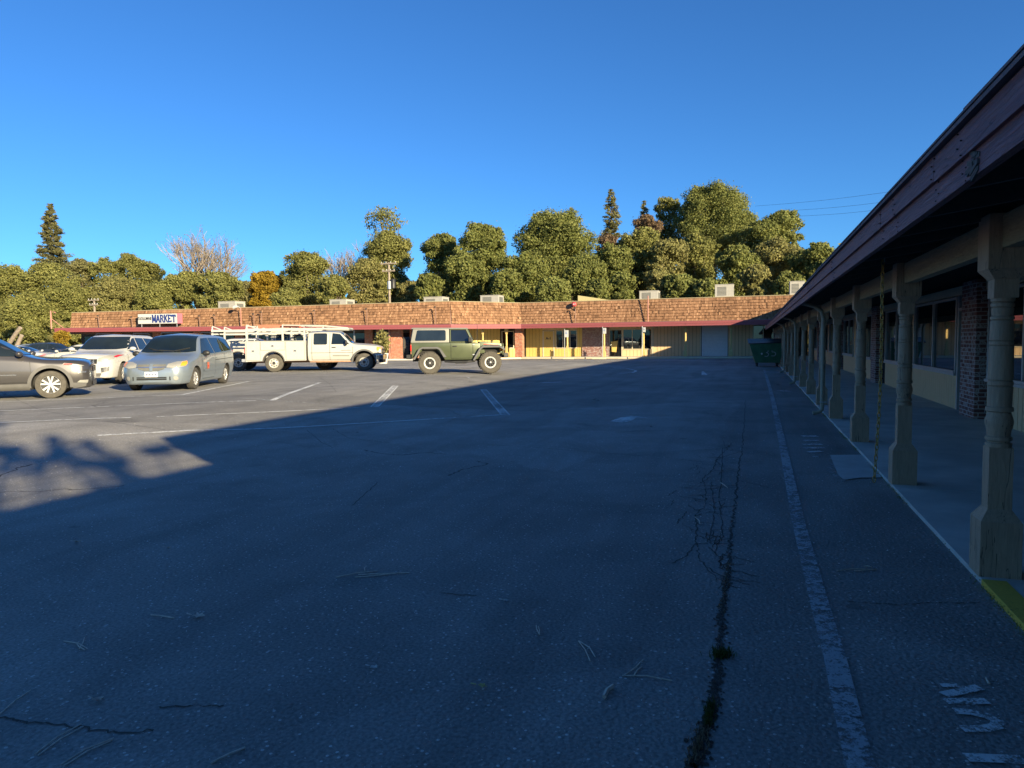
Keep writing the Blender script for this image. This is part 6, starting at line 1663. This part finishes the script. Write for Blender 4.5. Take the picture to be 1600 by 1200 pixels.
# left
tree(312, 356, 74, 88, 'wide leafless tree with upswept branches behind the market roof', 'bare_tree', leaf='leaf_grey', pbot=480, seed=40, kind='bare', n=1500, size=.13, trunkmat='barkpale')
tree(285, 425, 44, 84, 'green oak below the left side of the wide leafless tree', leaf='leaf_olive', pbot=484, seed=41, n=5600)
tree(345, 425, 40, 84, 'green oak below the right side of the wide leafless tree', leaf='leaf_olive', pbot=484, seed=42, n=5200)
tree(385, 440, 26, 100, 'distant dark tree left of the yellow autumn tree', leaf='leaf_pine', pbot=482, seed=43, n=3200)
tree(78, 317, 27, 94, 'tall pointed conifer standing above the left trees', 'conifer_tree', leaf='leaf_pine', pbot=430, seed=44, kind='pine', n=9000, size=.34)
for (px, pt, pw, Y, lab, sd, lf, kd, nm) in ((20, 414, 46, 78, 'dense oak at the left edge of the picture', 45, 'leaf_olive', 'oak', 'oak_tree'), (75, 412, 46, 80, 'broad oak under the tall conifer', 46, 'leaf_olive', 'oak', 'oak_tree'), (125, 404, 24, 88, 'pointed olive tree right of the tall conifer', 47, 'leaf_pine', 'oak', 'oak_tree'),
        (165, 402, 30, 90, 'olive tree with two tips, left of the market sign', 48, 'leaf_olive', 'oak', 'oak_tree'), (202, 396, 30, 92, 'highest olive tree above the market sign', 49, 'leaf_olive', 'oak', 'oak_tree'), (232, 408, 26, 94, 'olive tree left of the wide leafless tree', 50, 'leaf_olive', 'oak', 'oak_tree'),
        (108, 440, 36, 76, 'lower oak above the end of the market canopy', 51, 'leaf_olive', 'oak', 'oak_tree'), (180, 440, 40, 80, 'lower oak left of the market sign', 52, 'leaf_pale', 'oak', 'oak_tree'), (240, 445, 34, 80, 'lower brownish oak right above the market sign', 53, 'leaf_olive', 'oak', 'oak_tree'),
        (40, 460, 44, 70, 'low oak above the graphite SUV roof', 54, 'leaf_olive', 'oak', 'oak_tree'), (-30, 420, 46, 76, 'oak cut off by the left edge of the picture', 55, 'leaf_olive', 'oak', 'oak_tree'), (92, 500, 16, 66, 'small bright bush at the end of the market canopy', 56, 'leaf_pale', 'oak', 'bush')):
    tree(px, pt, pw, Y, lab, nm, leaf=lf, pbot=535 if px < 110 else 490, seed=sd, kind=kd, n=6500 if pw > 30 else 4200, size=.27)
# yellowish hedge before the market end
tree(96, 517, 13, 47, 'yellow green hedge bush below the end of the market canopy', 'bush', leaf='leaf_yellow', pbot=538, seed=57, n=900, size=.16)
# pale snags at the left edge
for i, (p0, p1, lab) in enumerate((((12, 540), (32, 512), 'thick pale cut branch leaning right behind the graphite SUV'), ((24, 545), (34, 524), 'short pale cut branch beside the thick one'))):
    a = aty(*p0, 52); b = aty(*p1, 52); r = empty('cut_branch', (a.x, a.y, 0), 0, lab, 'branch'); mb = MB()
    limb(mb, (-1.2, 0, .0), (0, 0, a.z), .12, .22); limb(mb, (0, 0, a.z), (b.x - a.x, 0, b.z), .22, .2, 3, .05); mb.build('wood', M['barkpale'], r, smooth=60)
# trees behind the arcade: they throw the dappled shade at the left
SUNH = Vector((2.857, -1.857))      # metres towards the sun per metre of height
for i, (gx, gy, h, w, sd) in enumerate(((-9.0, 7.1, 9.0, .5, 60), (-11.2, 6.2, 9.5, .7, 61), (-13.2, 8.4, 9.5, .45, 63), (-9.8, 6.0, 9.0, .6, 64), (-15, 6.6, 9.5, .9, 65))):
    X = gx + SUNH.x * h; Y = gy + SUNH.y * h
    rr = random.Random(sd); g = np.random.default_rng(sd); root = empty('oak_tree', (X, Y, 0), 0, ['oak behind the arcade casting the nearest dappled shadow', 'taller oak behind the arcade casting the middle shadow', 'thin oak behind the arcade casting the farthest dappled shadow', 'slim oak behind the arcade casting the streak in the sunlit tongue', 'wide oak behind the arcade casting the shadow at the left edge'][i], 'tree')
    mb = MB(); limb(mb, (0, 0, -.2), (0, 0, h), .14, .04); P = []
    for k in range(14):
        c = np.array([rr.gauss(0, w * 1.3), rr.gauss(0, w * 1.3), h + rr.gauss(0, w * .7)]); s = w * rr.uniform(.25, .5)
        limb(mb, (0, 0, h * .6), tuple(c), .08, .02); d = g.normal(size=(13, 3)); d /= np.linalg.norm(d, axis=1, keepdims=True); P.append(c + d * s * g.uniform(.3, 1, (13, 1)))
    P = np.concatenate(P); ss_quads('crown', P, g.uniform(.08, .20, len(P)), g.uniform(0, 1, len(P)), M['leaf_oak'], root); mb.build('trunk', M['bark'], root, smooth=60)
# far wood closing the gaps
n = 26000; g = np.random.default_rng(77)
X = g.uniform(-230, 60, n); Yy = g.uniform(128, 150, n); hmax = 9 + 2.5 * np.sin(X * .11) + 2 * np.sin(X * .37 + 1) + g.normal(0, .6, n)
hmax = np.where(X > -45, hmax + 5, hmax)
tag(ss_quads('far_wood', np.stack([X, Yy, np.sqrt(g.uniform(0, 1, n)) * hmax], 1), g.uniform(.5, 1.0, n), g.uniform(0, 1, n), M['leaf_olive'], None, np.array([0, -1., .5]) + g.normal(0, .6, (n, 3))), 'olive wood closing the view behind the nearer trees', 'wood', kind='stuff')
n = 5000
X = g.uniform(-110, 30, n); Yy = g.uniform(69, 78, n); zz = np.array([hill(x, y) for x, y in zip(X, Yy)])
tag(ss_quads('scrub', np.stack([X, Yy, zz + g.uniform(0, 1, n) ** 2 * 3.2], 1), g.uniform(.2, .5, n), g.uniform(0, 1, n), M['leaf_olive'], None), 'olive scrub at the foot of the trees', 'scrub', kind='stuff')

# ---------- utility poles and wires
def pole(px, ptop, Y, label, arms, xf_=True, pbot=535):
    t = aty(px, ptop, Y); r = empty('utility_pole', (t.x, Y, 0), 0, label, 'utility pole')
    mb = MB(); mb.tube([(0, 0, 0), (0, 0, t.z)], [.17, .12], 10); mb.build('pole', M['barkpale'], r, smooth=60)
    for za, w in arms:
        mb = MB(); mb.box(-w, w, -.18, -.06, t.z - za - .07, t.z - za + .07); ar = mb.build('crossarm', M['barkpale'], r)
        mb = MB()
        for k in range(4): x = -w * .9 + 1.8 * w * k / 3; mb.lathe([(.0, 0), (.03, 0), (.05, .06), (.03, .16), (0, .16)], (x, -.12, t.z - za + .07), 'z', 8)
        mb.build('insulators', M['white'], ar)
    if xf_:
        mb = MB(); mb.lathe([(0, -1), (.30, -1), (.30, 0), (.22, .08), (0, .08)], (.55, -.1, t.z - 2.0), 'z', 14); mb.build('transformer', M['black'], r, smooth=50)
        mb = MB(); mb.lathe([(0, -.9), (.22, -.9), (.22, 0), (0, .06)], (.18, -.35, t.z - 2.2), 'z', 12); mb.build('transformer', M['metal'], r, smooth=50)
    return r
pole(607.5, 410, 74, 'wooden utility pole with black transformer behind the market roof', ((.15, 1.0), (1.0, .8)))
pole(147, 468, 70, 'short utility pole behind the left end of the market roof', ((.1, .9), (.7, .7)), False)
for i, ((xa, ya), (xb, yb)) in enumerate((((1180, 322), (1420, 290)), ((1215, 330), (1420, 305)), ((1240, 338), (1420, 316)))):
    a = aty(xa, ya, 120); b = aty(xb, yb, 96); r = empty('power_line', a, 0, ['highest power line in the sky above the arcade eave', 'middle power line in the sky above the arcade eave', 'lowest power line in the sky above the arcade eave'][i], 'power line'); d = b - a
    mb = MB(); mb.tube([Vector((0, 0, 0)) + d * (k / 8) * 1.4 - Vector((0, 0, 1.2 * math.sin(math.pi * min(1, k / 8)))) * .4 for k in range(9)], .015, 4); mb.build('wire', M['pipedark'], r)

# ------------------------------------------------------------------ litter on the asphalt
def leaf_at(px, py, s, mat, label, rot=0.):
    q = at(px, py); r = empty('fallen_leaf', (q.x, q.y, q.z + .004), rot, label, 'leaf'); mb = MB(); rr = random.Random(px)
    pts = []
    for k in range(14):
        a = 6.283 * k / 14; rad = s * (.55 + .45 * (k % 2)) * rr.uniform(.7, 1.1); pts.append((rad * math.cos(a), rad * .6 * math.sin(a), .008 + .3 * s * rr.uniform(0, 1)))
    i = mb.add(pts + [(0, 0, .006)])
    for k in range(14): mb.face([i + k, i + (k + 1) % 14, i + 14])
    mb.tube([(-s * .9, 0, .012), (-s * 1.7, s * .2, .01)], .003, 4)
    mb.build('blade', M[mat], r)
for a in ((120, 849, .05, 'leafdry', 'pale curled leaf on the shaded asphalt far left'), (154, 1098, .04, 'leafdry', 'pale crumpled leaf at the bottom left'), (310, 966, .055, 'twig', 'brown clump of dry leaf left of centre'), (754, 1076, .035, 'leafdryyellow', 'yellowish leaf near the bottom centre'), (263, 858, .035, 'leafdry', 'small pale leaf right of the far left leaf'), (791, 941, .028, 'stone', 'small white pebble like leaf in the middle of the shade'), (585, 1046, .03, 'stone', 'pale flake left of the bottom centre')): leaf_at(*a)
def stick(px0, px1, r_, mat, label, cat='stick', name='fallen_stick', extra=()):
    a, b = at(*px0), at(*px1); q = (a + b) / 2; o = empty(name, (q.x, q.y, q.z + r_ + .002), 0, label, cat); mb = MB()
    for (u, v) in [(a, b)] + [(at(*e[0]), at(*e[1])) for e in extra]:
        u = Vector((u.x - q.x, u.y - q.y, 0)); v = Vector((v.x - q.x, v.y - q.y, 0)); m_ = u.lerp(v, .5) + Vector((v.y - u.y, u.x - v.x, 0)) * rng.uniform(-.08, .08) + Vector((0, 0, .004))
        mb.tube([u, m_, v], r_, 5)
    mb.build('twig', M[mat], o)
stick((944, 1093), (958, 1076), .010, 'twig', 'thick pale stick lying near the bottom, right of centre')
stick((972, 1057), (1050, 1065), .003, 'twig', 'crossed pine needles right of the thick stick', 'pine needles', 'pine_needles', (((975, 1057), (1005, 1032)), ((990, 1058), (1003, 1043))))
stick((904, 1003), (922, 1034), .003, 'twig', 'forked pine needles above the thick stick', 'pine needles', 'pine_needles', (((905, 1003), (930, 1028)),))
stick((236, 962), (272, 967), .004, 'twig', 'thin twig beside the brown leaf clump')
stick((100, 1003), (137, 1015), .003, 'twig', 'forked pine needles left of the thin twig', 'pine needles', 'pine_needles', (((120, 1007), (133, 1017)), ((124, 1015), (132, 998))))
stick((330, 1195), (383, 1171), .005, 'twig', 'curved twig at the bottom edge, left of centre')
stick((55, 1180), (127, 1133), .003, 'twig', 'long pine needle pair in the bottom left corner', 'pine needles', 'pine_needles', (((60, 1182), (130, 1137)),))
stick((95, 1197), (178, 1155), .003, 'twig', 'longest pine needle pair by the bottom edge', 'pine needles', 'pine_needles', (((100, 1199), (176, 1158)),))
stick((0, 1117), (48, 1080), .003, 'twig', 'single pine needle at the left edge', 'pine needles', 'pine_needles')
stick((525, 903), (590, 893), .004, 'twig', 'flat dead twig in the middle left of the shade', 'stick', 'fallen_stick', (((560, 899), (640, 896)), ((570, 893), (572, 886)), ((555, 903), (610, 898))))
stick((838, 978), (843, 993), .003, 'twig', 'curled needle in the middle of the shade', 'pine needles', 'pine_needles', (((843, 993), (841, 980)),))
stick((1308, 893), (1352, 890), .004, 'twig', 'needle pile right of the fire lane line', 'pine needles', 'pine_needles', (((1335, 893), (1370, 891)), ((1350, 886), (1362, 887))))
stick((1126, 755), (1137, 763), .004, 'twig', 'pale needles lying in the cracked strip', 'pine needles', 'pine_needles')
stick((1086, 809), (1094, 820), .004, 'twig', 'pale needle at the left edge of the cracked strip', 'pine needles', 'pine_needles')
stick((1541, 1062), (1545, 1070), .005, 'twig', 'short twig beside the painted letters')
# tiny chips and grit
g = np.random.default_rng(5); n = 4200
PXY = [(g.uniform(0, 1600), 640 + 560 * g.uniform(0, 1) ** .9) for _ in range(n)]
Q = [at(*q) for q in PXY]; Q = [q for q in Q if q.x < 1.3]
C = np.array([(q.x, q.y, q.z + .003) for q in Q]); d_ = np.linalg.norm(C, axis=1)
tag(ss_quads('litter', C, g.uniform(.0012, .0042, len(C)) * np.clip(d_ / 3.2, .7, 3), g.uniform(0, 1, len(C)), M['stone'], None, np.array([0, 0, 1.]) + g.normal(0, .35, (len(C), 3))), 'pale grit and leaf chips scattered on the asphalt', 'litter', kind='stuff')
# weeds in the long crack
def weeds(px0, px1, n, h, spread, name, mat='grass'):
    g = np.random.default_rng(n); A, Bq = at(*px0), at(*px1); t = g.uniform(0, 1, (n, 1)); P = np.array(A) * (1 - t) + np.array(Bq) * t; P[:, 0] += g.normal(0, spread, n); P[:, 1] += g.normal(0, spread, n)
    mb = MB()
    for p in P:
        a = rng.uniform(0, 6.28); hh = h * rng.uniform(.4, 1.2); lean = rng.uniform(.2, 1.1) * hh; w_ = .0022
        b0 = Vector(p) + Vector((0, 0, .003)); e = b0 + Vector((math.cos(a) * lean, math.sin(a) * lean, hh)); s_ = Vector((-math.sin(a), math.cos(a), 0)) * w_; m_ = b0.lerp(e, .55) + Vector((0, 0, hh * .12))
        mb.poly([b0 - s_, b0 + s_, m_ + s_ * .8, m_ - s_ * .8], 0, rng.random()); mb.poly([m_ - s_ * .8, m_ + s_ * .8, e], 0, rng.random())
    tag(mb.build(name, M[mat]), kind='stuff')
weeds((1135, 1022), (1120, 1028), 260, .035, .022, 'weeds'); weeds((1112, 1100), (1104, 1135), 260, .022, .012, 'weeds'); weeds((1140, 880), (1126, 960), 200, .014, .014, 'dead_weeds', 'leaf_brown'); weeds((1100, 1140), (1080, 1195), 260, .02, .018, 'dead_weeds', 'leaf_brown')

# ------------------------------------------------------------------ camera, sun, sky
cam = bpy.data.cameras.new('camera'); co = bpy.data.objects.new('camera', cam); COL.objects.link(co)
cam.sensor_fit = 'HORIZONTAL'; cam.sensor_width = 36; cam.lens = CF / 1600 * 36; cam.clip_start = .05; cam.clip_end = 3000
m = Matrix((RT, UP, -FW)).transposed().to_4x4(); m.translation = (0, 0, CH); co.matrix_world = m
S.camera = co
sdir = Vector((1, -.65, .35)).normalized()
sun = bpy.data.lights.new('sun', 'SUN'); sun.energy = 3.2; sun.angle = R(.53); sun.color = (1, .845, .55)
so = bpy.data.objects.new('sun', sun); COL.objects.link(so); so.rotation_euler = (-sdir).to_track_quat('-Z', 'Y').to_euler(); so.location = (40, -20, 30)
w = bpy.data.worlds.new('World'); S.world = w; w.use_nodes = True
nt = w.node_tree; bg = nt.nodes['Background']
sk = nt.nodes.new('ShaderNodeTexSky'); sk.sky_type = 'NISHITA'; sk.sun_disc = False
sk.sun_elevation = math.asin(sdir.z); sk.sun_rotation = math.atan2(sdir.x, sdir.y)
sk.altitude = 800; sk.air_density = 1.0; sk.dust_density = .3; sk.ozone_density = 3.0
L(nt, mixc(nt, 1., sk.outputs[0], (.240, .515, .80), 'MULTIPLY'), bg.inputs[0]); bg.inputs[1].default_value = .056
S.view_settings.view_transform = 'Standard'; S.view_settings.look = 'None'; S.view_settings.exposure = 2.0; S.view_settings.gamma = 1
S.view_settings.use_curve_mapping = False
S.cycles.max_bounces = 6; S.cycles.transparent_max_bounces = 8
